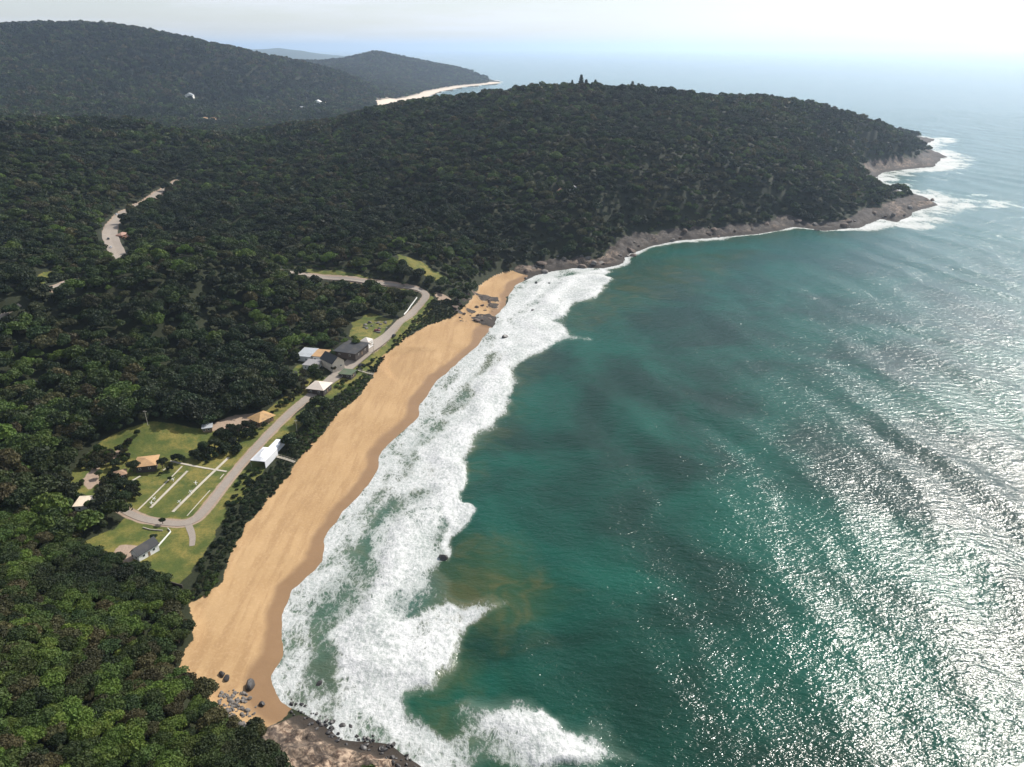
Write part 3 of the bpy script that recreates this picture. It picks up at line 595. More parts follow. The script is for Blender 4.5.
house('long house with a pale grey metal roof behind the orange-roofed one', 308,358, 9,12,3.6,'shed',-0.2,WHITE,METAL,0.5,0.06)
house('orange-roofed house in the row by the beach road', 322,359, 8,9,3.6,'shed',-0.2,WHITE,TILE,0.5,0.10)
house('low house with a flat grey roof at the near end of the row', 313,367, 8.5,9,3.0,'flat',-0.2,WHITE,GREY,0.5)
house('tall house with a white gable and steep black roof facing the road', 333,367, 8.5,13,5.5,'gable',0.8,CREAM,DARK,0.4,0.40)
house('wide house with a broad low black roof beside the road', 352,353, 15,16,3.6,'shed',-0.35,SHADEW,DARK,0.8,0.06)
house('small white house at the far end of the row', 367,345, 6,6,3.6,'hip',-0.35,WHITE,worn('dome_roof',(0.55,0.50,0.44),0.2),0.4,0.30)
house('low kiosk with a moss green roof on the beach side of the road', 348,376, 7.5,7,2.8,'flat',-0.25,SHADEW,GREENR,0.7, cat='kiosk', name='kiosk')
house('small white house alone on the wooded headland slope', 573,191, 8,7,4.0,'hip',0.3,WHITE,GREY,0.5,0.3)
house('brown cabin beside the white house on the headland slope', 561,194, 7,6,3.0,'gable',0.3,WOOD,worn('rust_roof',(0.30,0.17,0.11),0.4),0.5,0.35, cat='cabin', name='cabin')
house('brick-red roadside house beside the valley road', 123,238, 6,9,3.5,'hip',-0.2,BRICK,worn('redgrey_roof',(0.33,0.20,0.15),0.4),0.6,0.28)
for k, (px, py, w, d, h, lab, rm) in enumerate([
    (190,98,24,12,9,'wide white house above a bare yard on the far hillside',METAL),(205,121,16,12,7,'cream village house at the left end of the valley village',TILE),(213,122,16,12,7,'tan village house beside the cream one in the valley',TILE),
    (250,122.5,14,10,6,'lone pale house low in the valley village',METAL),(262,114.5,18,12,7,'white house in the middle of the valley village',METAL),(280,112.5,20,12,7,'grey-roofed house right of the middle of the valley village',GREY),(291,113,16,12,6,'small orange-roofed house in the valley village',TILE),
    (302,109.5,16,12,7,'white house below the wooded ridge shoulder',METAL),(318,104.5,24,14,9,'larger white building high in the valley village',WHITE),(325,105,16,12,7,'cream house at the right end of the valley village',CREAM)]):
    house(lab, px, py, w, d, h, 'hip' if k % 2 else 'gable', 0.4*math.sin(k*2.3), WHITE, rm, 0.6, 0.25, group='village houses in the far valley')

def marquee(label, px, py, w, d, h, peak, rot, name='marquee'):
    g = G(px, py); t = thing(name, label, 'marquee', (g.x, g.y, hz(g.x, g.y)), rot, None); occupied.append((g.x, g.y, max(w, d)*.6))
    x0, x1, y0, y1 = -w/2, w/2, -d/2, d/2
    for x in (x0+.1, x1-.1):
        for k in range(3): MB().bar((x, y0+.1+(d-.2)*k/2, 0), (x, y0+.1+(d-.2)*k/2, h), .07).build('leg', METAL, t)
    m = MB(); n = 6; rows = []
    for j in range(n+1):
        for i in range(n+1):
            u = i/n; v = j/n; a = min(u, 1-u, v*d/w, (1-v)*d/w)*2; rows.append((x0+w*u, y0+d*v, h + peak*min(1, a)**1.25))
    m.add(rows, [(j*(n+1)+i, j*(n+1)+i+1, (j+1)*(n+1)+i+1, (j+1)*(n+1)+i) for j in range(n) for i in range(n)])
    m.build('canopy', TENT, t)
    v = MB(); e = .03
    v.box(x0-e, x1+e, y0-e, y0, h-.28, h); v.box(x0-e, x1+e, y1, y1+e, h-.28, h); v.box(x0-e, x0, y0, y1, h-.28, h); v.box(x1, x1+e, y0, y1, h-.28, h)
    v.build('valance', TENT, t)
    MB().box(x1-.06, x1-.03, y0+.2, y1-.2, 0.05, h-.29).build('side_wall', TENT, t)
    MB().box(x0+.25, x1-.25, y1-.3, y1-.25, 0.05, h-.29).build('back_shade', SHADEW, t)  # dark panel stands in for the shade inside the open tent
    return t
marquee('white peaked marquee standing between the road and the beach scrub', 265,461, 7.6,13,3.9,2.0,-0.18)
marquee('flat-topped white marquee behind the peaked one', 276.5,449, 4.4,10,2.8,0.3,-0.18)

# ------------------------------------------------------------------ walls, fences, walks, poles, small things
def wall_line(name, label, cat, pts, h, th, mat, posts=False):
    q = [G(*p) for p in pts]; t = thing(name, label, cat, (q[0].x, q[0].y, q[0].z)); m = MB()
    for a, b in zip(q[:-1], q[1:]):
        L = (b-a).length; n = max(1, int(L/2.5))
        for k in range(n):
            u, v = a.lerp(b, k/n), a.lerp(b, (k+1)/n)
            u = Vector((u.x, u.y, hz(u.x, u.y))); v = Vector((v.x, v.y, hz(v.x, v.y)))
            dn = Vector((-(v-u).y, (v-u).x, 0)).normalized()*th/2; o = q[0]
            c = [u-dn-o, v-dn-o, v+dn-o, u+dn-o]; m.add([(p.x,p.y,p.z-.4) for p in c]+[(p.x,p.y,p.z+h) for p in c], [(0,3,2,1),(4,5,6,7),(0,1,5,4),(1,2,6,5),(2,3,7,6),(3,0,4,7)])
            if posts: MB().bar(u-o-Vector((0,0,.3)), u-o+Vector((0,0,h+.25)), .09).build('post', mat, t)
    m.build('rail' if posts else 'wall', mat, t); return t
wall_line('fence', 'low white fence running from the black-roofed house to the campsite road', 'fence', [(157,548),(171,532),(168,529)], 0.7, 0.12, WHITE, True)
wall_line('garden_wall', 'broken white garden wall along the lawn below the campsite road', 'wall', [(143,528),(150,530),(163,531)], 0.5, 0.25, CONC)
wall_line('guard_wall', 'white roadside guard wall on the inside of the bend above the beach', 'wall', [(404,315),(411,306),(417,298)], 0.9, 0.3, WHITE)
wall_line('hedge_shadow', 'dark strip built as the shadow line of the shrubs along the near edge of the lawn', 'wall', [(77,548),(110,560),(150,577),(183,588)], 1.5, 0.3, SHADEW)  # upright dark strip in place of the shrubs' cast shadow
def boardwalk(label, a, b, wd=1.6):
    A_ = G(*a); B_ = G(*b); t = thing('boardwalk', label, 'boardwalk', tuple(A_)); D = B_-A_; L = D.length; n = int(L/0.5); m = MB(); s = D.normalized().cross(Vector((0,0,1)))
    for k in range(n):
        c = D*((k+.5)/n); c.z = hz(A_.x+c.x, A_.y+c.y)-A_.z+.6; f = D.normalized()*.21; f.z = 0; r = s*wd/2
        vs = [c-f-r, c-f+r, c+f+r, c+f-r]; m.slab([tuple(p) for p in vs][::1], .07)
    m.build('deck', CONC, t)
    for sg in (-1, 1):
        r = MB()
        for k in range(0, 8):
            c = D*(k/7); z = hz(A_.x+c.x, A_.y+c.y)-A_.z; p = Vector((c.x, c.y, 0))+s*sg*wd/2
            r.bar((p.x, p.y, z-.2), (p.x, p.y, z+1.5), .06)
            if k: r.bar(prev, (p.x, p.y, z+1.45), .05)
            prev = (p.x, p.y, z+1.45)
        r.build('railing', CONC, t)
    return t
boardwalk('pale boardwalk crossing the scrub from the marquees to the sand', (275,457),(295,463))
boardwalk('narrow boardwalk from the green-roofed kiosk to the sand', (358,371),(374,375), 1.3)
def pole(label, px, py, h, name='utility_pole', mat=CONC, arm=True):
    g = G(px, py); t = thing(name, label, 'pole', tuple(g)); MB().bar((0,0,-.5),(0,0,h),.16,.10).build('shaft', mat, t)
    if arm:
        MB().box(-.9,.9,-.06,.06,h-.6,h-.28).build('crossarm', mat, t)
        for x in (-.8,0,.8): MB().bar((x,0,h-.28),(x,0,h-.25),.05).build('insulator', WHITE, t)
    return t
pole('tall white pole on the grassy rise against the dark forest', 148,425.5, 8.5)
pole('grey pole standing beside the wide part of the beach road', 374,355, 8)
pole('thin pole near the roadside scrub above the marquees', 297,431, 6.5)
pole('white pole beside the valley road on its right side', 143,243, 8)
def tap_post(px, py):
    g = G(px, py); t = thing('campsite_post', 'short white post with crossed arms on a concrete strip of the campsite', 'post', tuple(g), random.uniform(0, 3), 'white posts on the campsite strips')
    MB().box(-.12,.12,-.12,.12,0,1.5).build('shaft', WHITE, t); MB().bar((-.8,-.4,1.2),(.8,.5,1.75),.09).build('arm', WHITE, t); MB().bar((.5,-.7,1.15),(-.5,.7,1.6),.09).build('arm', WHITE, t)
random.seed(4)
for p in [(154.6,501),(173.4,481.6),(196.2,485),(179.8,504),(191,494),(152,505)]: tap_post(*p)
def car(label, px, py, rz, paint):
    g = G(px, py); z = hz(g.x, g.y)+.27; t = thing('parked_car', label, 'car', (g.x, g.y, z), rz)
    def loft(secs, w0):
        m = MB(); n = len(secs)
        for x, z0, z1, wd in secs: m.v += [(x,-wd,z0),(x,wd,z0),(x,wd*.93,z1),(x,-wd*.93,z1)]
        for i in range(n-1):
            for j in range(4): m.f.append((i*4+j, i*4+(j+1) % 4, (i+1)*4+(j+1) % 4, (i+1)*4+j))
        m.f.append((3,2,1,0)); k = (n-1)*4; m.f.append((k,k+1,k+2,k+3)); return m
    loft([(-2.1,.35,.75,.78),(-1.9,.25,.92,.86),(-.9,.25,.98,.88),(.7,.25,.96,.88),(1.7,.25,.85,.85),(2.1,.35,.65,.76)], 0).build('body', paint, t)
    loft([(-1.75,.93,1.0,.74),(-1.2,.95,1.42,.74),(.1,.95,1.45,.74),(.95,.93,1.0,.72)], 0).build('cabin', GLASS, t)
    MB().box(-1.15,.1,-.66,.66,1.43,1.475).build('roof_panel', paint, t)
    for x in (-1.3, 1.3):
        for y in (-.86, .86): MB().bar((x,y-.1,.31),(x,y+.1,.31),.31,n=12).build('wheel', TYRE, t)
    for y in (-.55, .55): MB().box(2.02,2.12,y-.18,y+.18,.5,.63).build('headlight', WHITE, t)
    return t
PB = NT('black_paint').fin((0.02,0.02,0.022), 0.25, 0.5); PW = NT('white_car_paint').fin((0.75,0.75,0.75), 0.25, 0.5); PR = NT('red_paint').fin((0.18,0.03,0.03), 0.25, 0.5)
car('dark car driving on the valley road, uphill one', 108.5,239.5, 2.0, PB)
car('white car driving on the valley road, nearer one', 111,248, 2.0, PW)
car('white car where the valley road enters the trees', 117,215, 1.2, PW)
car('dark car parked beside the road near the grassy knoll', 394,336.5, 1.3, PB)
car('black car parked beside the road opposite the row of houses', 361,366, 1.2, PB)
car('dark red car parked by the stone heap on the grass', 377,331.5, 0.3, PR)

# ------------------------------------------------------------------ boulders
def boulder_mesh(seed, mat):
    import bmesh
    bm = bmesh.new(); bmesh.ops.create_icosphere(bm, subdivisions=3, radius=1.0); rs = np.random.RandomState(seed); co = np.array([v.co for v in bm.verts])
    for _ in range(9):      # flat broken faces
        n = rs.normal(size=3); n /= np.linalg.norm(n); k = rs.uniform(.55, .9); e = co@n-k; co -= np.outer(np.clip(e, 0, None), n)*0.9
    co *= 1 + 0.10*fbm(co[:, 0]*2.2+seed, co[:, 1]*2.2+co[:, 2]*1.7, seed, 3)[:, None]
    co *= rs.uniform(.75, 1.25, 3)*np.array([1, 1, .72])
    for v, c in zip(bm.verts, co): v.co = c
    me = bpy.data.meshes.new('boulder'); bm.to_mesh(me); bm.free(); me.materials.append(mat)
    return me
BM = {k: [boulder_mesh(k*10+i, ROCKM[k]) for i in range(5)] for k in range(3)}
rng = np.random.RandomState(12)
def boulder(x, y, s, k, label, group=None, sink=0.3, z=None):
    o = bpy.data.objects.new('boulder', BM[k][rng.randint(5)]); COL.objects.link(o)
    zz = max(hz(x, y), -0.35) if z is None else z
    o.location = (x, y, zz + s*(0.45-sink)); o.rotation_euler = (rng.uniform(-.3, .3), rng.uniform(-.3, .3), rng.uniform(0, 6.3)); o.scale = (s*rng.uniform(.8, 1.3), s*rng.uniform(.8, 1.3), s*rng.uniform(.7, 1.1))
    return tag(o, label, 'boulder', group)
def in_px_poly(poly, n, gap=0.0):
    xs = [p[0] for p in poly]; ys = [p[1] for p in poly]; out = []
    while len(out) < n:
        x = rng.uniform(min(xs), max(xs)); y = rng.uniform(min(ys), max(ys))
        if sdf(np.array([x]), np.array([y]), poly)[0] > 0: out.append((x, y))
    return out
for p in in_px_poly([(218,692),(232,688),(246,694),(258,708),(253,724),(246,731),(228,724),(216,712)], 95):
    g = G(*p); boulder(g.x, g.y, rng.uniform(.3, .9), 0, 'grey boulder in the heap between the shrubs and the near end of the sand', 'grey boulders heaped on the sand')
for (px, py, s, lab) in [(250,686,2.0,'large dark boulder alone on the sand above the heap'),(222,675,1.1,'flat dark rock uppermost on the near sand'),(227,679,1.5,'long dark rock beside the uppermost flat one'),(247,729,1.6,'dark boulder at the lower tip of the grey heap'),
        (262,705,1.3,'mossy rock on the sand between heap and surf'),(319,683,1.5,'dark boulder standing alone in the near surf'),(443,557,1.8,'dark rock just breaking the surface at the end of a breaking wave'),
        (505,337,2.4,'long dark rock awash in the surf below the mid-beach outcrop'),(536,283,2.0,'dark rock awash off the small cove'),(549,283,1.6,'second dark rock awash off the small cove'),(560,284,2.5,'widest dark rock awash off the small cove'),(533,310,1.9,'low dark rock in foam in front of the small cove')]:
    g = un(px, py, 0.3) if py < 345 or px > 300 else G(px, py)
    boulder(g[0], g[1], s, 1, lab, sink=0.2)
for p in in_px_poly([(283,695),(300,702),(330,717),(360,728),(395,745),(425,770),(395,775),(375,755),(340,745),(310,728),(288,712)], 95):
    g = un(*p, 0.4); boulder(g[0], g[1], rng.uniform(.3, 1.0), 1, 'wet black boulder at the foot of the pale near ledge', 'black boulders washed by the near surf', 0.25)
for p in in_px_poly([(452,302),(470,292),(490,296),(502,305),(500,322),(480,324),(460,320)], 26):
    g = G(*p); boulder(g.x, g.y, rng.uniform(.6, 2.0), 2, 'reddish boulder in the outcrop that divides the beach', 'reddish boulders dividing the beach')
srl = np.array(smooth_poly(shore_rock_line, 1)); sc_ = np.array(P0(shore_px[24:45]))
for k in range(58):
    i = rng.randint(len(sc_)-1); u = rng.uniform(); p = sc_[i]*(1-u)+sc_[i+1]*u; p = p + rng.normal(size=2)*6 + np.array([-3, 9])
    boulder(p[0], p[1], rng.uniform(1.2, 4.2), 2 if rng.uniform() < .45 else 0, 'broken boulder on the rocky foot of the wooded headland', 'boulders along the headland shore')
for p in in_px_poly([(362,326),(378,318),(390,322),(386,330),(372,334)], 16):
    g = G(*p); boulder(g.x, g.y, rng.uniform(.6, 1.7), 0, 'stone in the grey heap on the grassy knoll beside the road', 'stones heaped on the grassy knoll')

# ------------------------------------------------------------------ trees
def crown_mesh(seed, mat, nl=9, nq=620, q=0.15, tall=1.0, flat=0.8):
    """unit crown (radius ~1): lumpy limbs of leaf clumps, with gaps between them"""
    rs = np.random.RandomState(seed); Vv = []; Ff = []; lobes = []
    for k in range(nl):
        a = rs.uniform(0, 2*math.pi); rr = 0.62*math.sqrt(rs.uniform()) if k else 0.0
        lobes.append((rr*math.cos(a), rr*math.sin(a), 1.12*tall + flat*(0.42*(1-rr*1.3) + rs.uniform(-.16, .14)), rs.uniform(.27, .45)))
    ico = [(0,0,1),(.894,0,.447),(.276,.851,.447),(-.724,.526,.447),(-.724,-.526,.447),(.276,-.851,.447),(.724,.526,-.447),(-.276,.851,-.447),(-.894,0,-.447),(-.276,-.851,-.447),(.724,-.526,-.447),(0,0,-1)]
    itri = [(0,1,2),(0,2,3),(0,3,4),(0,4,5),(0,5,1),(1,6,2),(2,7,3),(3,8,4),(4,9,5),(5,10,1),(2,6,7),(3,7,8),(4,8,9),(5,9,10),(1,10,6),(11,7,6),(11,8,7),(11,9,8),(11,10,9),(11,6,10)]
    for x, y, z, r in lobes:
        b = len(Vv)
        for v in ico:
            j = r*rs.uniform(.62, .86); Vv.append((x+v[0]*j, y+v[1]*j, z+v[2]*j*flat))
        Ff += [tuple(b+i for i in f) for f in itri]
    for _ in range(nq):
        x, y, z, r = lobes[rs.randint(nl)]; n = rs.normal(size=3); n /= np.linalg.norm(n)
        if n[2] < -0.35: n[2] *= -1
        c = np.array([x, y, z]) + n*np.array([1, 1, flat])*r*rs.uniform(.82, 1.12)
        m = n + rs.normal(size=3)*.55; m /= np.linalg.norm(m); u = np.cross(m, rs.normal(size=3)); u /= np.linalg.norm(u); w = np.cross(m, u)
        s = q*rs.uniform(.55, 1.25); s2 = s*rs.uniform(.45, .9); b = len(Vv)
        Vv += [tuple(c-u*s), tuple(c-w*s2+m*s*.25), tuple(c+u*s), tuple(c+w*s2+m*s*.25)]; Ff += [(b,b+1,b+2),(b,b+2,b+3)]
    return mesh_np('crown', Vv, Ff, mat, None, False, link=False)
def conifer_mesh(seed, mat):
    rs = np.random.RandomState(seed); Vv = []; Ff = []
    for t in np.linspace(0.12, 1, 15):
        r = (1-t)*0.30+.05+rs.uniform(-.03, .05); nb = 8
        for k in range(nb*5):
            a = rs.uniform(0, 6.28); rr = r*math.sqrt(rs.uniform(.1, 1)); c = np.array([rr*math.cos(a), rr*math.sin(a), t*2.6+rs.uniform(-.08, .08)-rr*.3]); m = rs.normal(size=3)*.6+np.array([0,0,1]); m /= np.linalg.norm(m)
            u = np.cross(m, rs.normal(size=3)); u /= np.linalg.norm(u); w = np.cross(m, u); s = rs.uniform(.06, .12); b = len(Vv)
            Vv += [tuple(c-u*s), tuple(c-w*s), tuple(c+u*s), tuple(c+w*s)]; Ff += [(b,b+1,b+2),(b,b+2,b+3)]
    return mesh_np('crown', Vv, Ff, mat, None, False, link=False)
def trunk_mesh(seed):
    m = MB(); rs = random.Random(seed); m.bar((0,0,-.25),(.03,.02,.62),.085,.06,7)
    for k in range(4):
        a = k*1.6+rs.uniform(-.4, .4); m.bar((.03,.02,.52),(.42*math.cos(a),.42*math.sin(a),1.15),.045,.02,6)
    m.bar((.03,.02,.6),(0,0,1.35),.055,.02,6)
    o = m.build('trunk', BARK); COL.objects.unlink(o); return o.data
TRUNK = [trunk_mesh(i) for i in range(3)]
PROTO = {}
def protos(key, n, leafsel, **kw):
    c = bpy.data.collections.new('prototypes_'+key)
    for i in range(n): c.objects.link(crown_mesh(hash_seed(key)+i, LEAF[leafsel[i % len(leafsel)]], **kw))
    for i, o in enumerate(c.objects): o.name = '%s_%02d' % (key, i)
    PROTO[key] = c; return c
def hash_seed(k): return sum(ord(c) for c in k)*7 % 1000
protos('near', 10, [1,2,2,1,3,2,1,0,2,4], nl=14, nq=2300, q=0.08, flat=0.65)
protos('wood', 10, [0,1,0,3,1,0,0,2,1,4], nl=10, nq=900, q=0.12)
protos('far', 8, [0,1,0,3,1,0,1,4], nl=7, nq=130, q=0.28)
protos('scrub', 8, [0,1,0,1,2,1,0,3], nl=9, nq=500, q=0.15, tall=0.35, flat=0.6)
protos('thick', 8, [3,4,0,1,4,3,0,1], nl=8, nq=420, q=0.15, tall=0.5, flat=0.7)
def scatter(name, P, scl, idx, coll, label, cat, zs=None):
    n = len(P); me = bpy.data.meshes.new(name); me.vertices.add(n); me.vertices.foreach_set('co', np.ascontiguousarray(P, np.float32).ravel())
    zs = scl if zs is None else zs; r = np.random.RandomState(3)
    for an, av, ty in (('scl', scl, 'FLOAT'), ('zsc', zs, 'FLOAT'), ('rz', r.uniform(0, 6.28, n), 'FLOAT'), ('pick', idx, 'INT')):
        me.attributes.new(an, ty, 'POINT').data.foreach_set('value', np.ascontiguousarray(av, np.int32 if ty == 'INT' else np.float32))
    o = bpy.data.objects.new(name, me); COL.objects.link(o)
    g = bpy.data.node_groups.new(name, 'GeometryNodeTree'); g.interface.new_socket('Geometry', in_out='INPUT', socket_type='NodeSocketGeometry'); g.interface.new_socket('Geometry', in_out='OUTPUT', socket_type='NodeSocketGeometry')
    N = g.nodes; gi = N.new('NodeGroupInput'); go = N.new('NodeGroupOutput'); ip = N.new('GeometryNodeInstanceOnPoints'); ci = N.new('GeometryNodeCollectionInfo')
    ci.inputs['Collection'].default_value = coll; ci.inputs['Separate Children'].default_value = True; ci.inputs['Reset Children'].default_value = True
    def na(nm, ty):
        d = N.new('GeometryNodeInputNamedAttribute'); d.data_type = ty; d.inputs['Name'].default_value = nm; return d.outputs['Attribute']
    cs = N.new('ShaderNodeCombineXYZ'); cr = N.new('ShaderNodeCombineXYZ'); L = g.links.new
    s = na('scl', 'FLOAT'); L(s, cs.inputs[0]); L(s, cs.inputs[1]); L(na('zsc', 'FLOAT'), cs.inputs[2]); L(na('rz', 'FLOAT'), cr.inputs[2])
    L(gi.outputs[0], ip.inputs['Points']); L(ci.outputs[0], ip.inputs['Instance']); ip.inputs['Pick Instance'].default_value = True
    L(na('pick', 'INT'), ip.inputs['Instance Index']); L(cr.outputs[0], ip.inputs['Rotation']); L(cs.outputs[0], ip.inputs['Scale']); L(ip.outputs[0], go.inputs[0])
    md = o.modifiers.new('scatter', 'NODES'); md.node_group = g
    return tag(o, label, cat, kind='stuff')
def jgrid(x0, x1, y0, y1, s, seed):
    r = np.random.RandomState(seed); gx, gy = np.meshgrid(np.arange(x0, x1, s), np.arange(y0, y1, s*0.866)); gx[1::2] += s/2
    return (gx + r.uniform(-.44, .44, gx.shape)*s).ravel(), (gy + r.uniform(-.44, .44, gx.shape)*s).ravel()
def project(x, y, z):
    dx, dy, dz = x, y, z-CAM_H; f = dy*cP - dz*sP; u = dy*sP + dz*cP
    return 512 + F*dx/np.maximum(f, 1), 383.5 - F*u/np.maximum(f, 1)
CLEAR = [P0([(448,300,10),(480,286,8),(500,275,8),(514,264,14),(495,258,24),(455,276,18)]), P0([(180,602,5),(180,583,5),(200,530,5),(218,498,5),(250,455,5),(285,440,5),(262,515,5),(215,590,5),(192,606,5)]), P0([(112,214,36),(128,210,36),(126,228,36),(134,250,36),(140,268,36),(122,276,34),(106,262,34),(99,240,34)]), P0([(452,300,9),(480,284,7),(500,273,6),(506,268,8),(474,279,12),(448,291,13)]), P0([(284,266,27),(400,282,20),(430,290,14),(430,304,12),(412,296,14),(350,287,21),(284,279,25)]),
         P0([(405,318,9),(432,292,14),(440,298,12),(420,318,10),(384,352,8),(360,372,7),(340,390,7),(330,384,7)])]
SCRUB = P0([(183,600,5),(200,575,5),(222,545,5),(240,513,5),(262,478,5),(285,452,5.5),(312,420,6),(335,398,6.5),(362,373,7),(382,352,8),(405,330,9),(428,304,11),(448,300,10),(470,305,6),(455,318,5),(431,323,5),(407,338,5),(384,355,5),(375,371,5),(358,395,5),(332,419,5),(310,445,5),(297,460,5),(285,478,5),(264,502,5),(245,525,5),(229,554,5),(215,584,5),(201,597,5)])
_g = G(89,514); occupied.append((_g.x, _g.y, 7.0)); _g = G(236,708); occupied.append((_g.x, _g.y, 8.5)); _g = G(247,722); occupied.append((_g.x, _g.y, 5.0))
def usable(x, y, bigclear=True):
    z, d, sb, rk, base = land(x, y, True)
    ok = (d > 7) & (sb < -1.2) & (rk < 0.45)
    for L in lawns: ok &= sdf(x, y, L) < -1.5
    for L in dirts: ok &= sdf(x, y, L) < -0.5
    ok &= (seg_dist(x, y, roadsXY[0]) > 6.0) & (seg_dist(x, y, roadsXY[1]) > np.where((x < -312) & (y < 640), 3.0, np.where(y > 800, 5.5, 8.5)))
    ok &= seg_dist(x, y, road4XY) > 3.0
    for ox, oy, r in occupied: ok &= np.hypot(x-ox, y-oy) > r*(1 if oy < 1500 else 2.3)
    if bigclear:
        for L in CLEAR: ok &= sdf(x, y, L) < 0
    ok &= sdf(x, y, SCRUB) < 1.0
    ok &= ~((y > 2400) & (d < 70))
    return ok, z
def band(x0, x1, y0, y1, r0, r1, s, seed, azm=56):
    x, y = jgrid(x0, x1, y0, y1, s, seed); r = np.hypot(x, y); az = np.degrees(np.arctan2(x, y))
    k = (r >= r0) & (r < r1) & (np.abs(az+2) < azm); x, y = x[k], y[k]; ok, z = usable(x, y); return x[ok], y[ok], z[ok]
def pick(x, y, n, seed):
    r = np.random.RandomState(seed); f = fbm(x/60, y/60, 151, 3)
    i = r.randint(0, n, len(x)); return i
# nearest wood on the spur: individuals first
x, y, z = band(-420, 30, 40, 470, 60, 430, 4.3, 21)
near_m = sdf(x, y, P0([(-200,900,30),(-200,470,14),(0,500,20),(75,548,8),(190,592,6),(185,640,6),(222,700,6),(330,800,6),(330,900,6)])) > 0
patch = sstep(0.15, 0.5, fbm(x/35, y/35, 161, 3))
rs = np.random.RandomState(5); sc = rs.uniform(2.5, 5.2, len(x))*np.where(near_m, 1.0, 1.12)
px, py = project(x, y, z+4); infr = (px > -5) & (px < 1030) & (py < 775) & (py > 60)
dist = np.sqrt(x*x+y*y+(z-CAM_H)**2); order = np.argsort(np.where(infr & near_m, dist, 1e9)); ind = order[:276]
labels = {0: 'deep green bushy tree in the thick growth on the near slope', 1: 'mid-green bushy tree in the thick growth on the near slope', 2: 'bright green bushy tree in the thick growth on the near slope', 3: 'olive bushy tree in the thick growth on the near slope', 4: 'dull yellowish-brown tree in the thick growth on the near slope'}
sel = [1,2,2,1,3,2,1,0,2,4]; nearobs = list(PROTO['near'].objects)
def tree(x, y, z, s, i, label, group=None, key='near', zs=1.0, cat='tree', name='tree'):
    rz = rng.uniform(0, 6.28); t = thing(name, label, cat, (x, y, z-.15), rz, group); t.scale = (s, s, s*zs)
    c = bpy.data.objects.new('crown', PROTO[key].objects[i].data); COL.objects.link(c); c.parent = t
    k = bpy.data.objects.new('trunk', TRUNK[i % 3]); COL.objects.link(k); k.parent = t
    return t
pk = pick(x, y, 10, 8); pk = np.where(patch > 0.5, np.array([4,9,3,4])[rs.randint(0, 4, len(x))], pk)
for j in ind:
    li = sel[pk[j]]; tree(float(x[j]), float(y[j]), float(z[j])-sc[j]*.35, float(sc[j]), int(pk[j]), labels[li], 'trees on the near slope')
rest = np.ones(len(x), bool); rest[ind] = False
def emit(name, m, x, y, z, sc, idx, key, label, sink=.35):
    scatter(name, np.stack([x, y, z-sc*sink], 1)[m], sc[m], idx[m], PROTO[key], label, 'forest')
emit('forest', rest & near_m, x, y, z, sc, pk, 'near', 'green bushy growth covering the rest of the near slope')
m2 = rest & ~near_m
xa, ya, za = band(-1100, 820, 200, 1200, 430, 1180, 7.0, 23)
xx = np.concatenate([x[m2], xa]); yy = np.concatenate([y[m2], ya]); zz = np.concatenate([z[m2], za]); rs = np.random.RandomState(6)
ss = 2.7 + 5.4*rs.uniform(size=len(xx))**2.1; zz = zz + 2.2*fbm(xx/22, yy/22, 155, 3); rb = sstep(40, 90, xx)*sstep(340, 280, xx)*sstep(690, 720, yy)*sstep(940, 840, yy) > 0.35+0.3*fbm(xx/40, yy/40, 7, 3); ss = np.where(rb, ss*1.02, ss)
pkw = pick(xx, yy, 10, 9); pkw = np.where(rb, np.array([3,8,3,1])[rs.randint(0, 4, len(xx))], pkw)
emit('forest', np.ones(len(xx), bool), xx, yy, zz, ss, pkw, 'wood', 'dark forest covering the hills behind the beach and the headland')
xb, yb, zb_ = band(-2600, 1100, 500, 2300, 1180, 2250, 10.0, 25); rs = np.random.RandomState(7)
emit('forest', np.ones(len(xb), bool), xb, yb, zb_, 4.6+5.4*rs.uniform(size=len(xb))**1.7, pick(xb, yb, 8, 10), 'far', 'dark forest on the ridges beyond the valley road and the seaward end of the headland')
xb, yb, zb_ = band(-5200, 200, 1200, 6000, 2250, 6000, 19.0, 27); rs = np.random.RandomState(8)
emit('forest', np.ones(len(xb), bool), xb, yb, zb_, rs.uniform(9, 15, len(xb)), pick(xb, yb, 8, 11), 'far', 'hazy forest on the far hills above the distant beach', 0.6)
# coastal scrub between the road and the sand, and along road edges
xs, ys = jgrid(-200, 20, 190, 640, 1.9, 31); ds = sdf(xs, ys, SCRUB); zz, dd, sb, rk, _ = land(xs, ys, True); ok = (ds > -0.3 + 1.2*fbm(xs/5, ys/5, 171, 3)) & (sb < 0.5) & (rk < .6) & (seg_dist(xs, ys, roadsXY[0]) > 4.0)
for ox, oy, r in occupied: ok &= np.hypot(xs-ox, ys-oy) > r*0.9
bw_ = [((275,457),(295,463)), ((358,371),(374,375))]
for a, b in bw_:
    a = G(*a); b = G(*b); ok &= seg_dist(xs, ys, [(a.x, a.y), (b.x, b.y)]) > 1.6
xs, ys, zz = xs[ok], ys[ok], zz[ok]; rs = np.random.RandomState(9); s = rs.uniform(0.8, 1.5, len(xs))
scatter('beach_scrub', np.stack([xs, ys, zz-.2], 1), s, rs.randint(0, 8, len(xs)), PROTO['scrub'], 'low dark green scrub between the beach road and the sand', 'scrub')
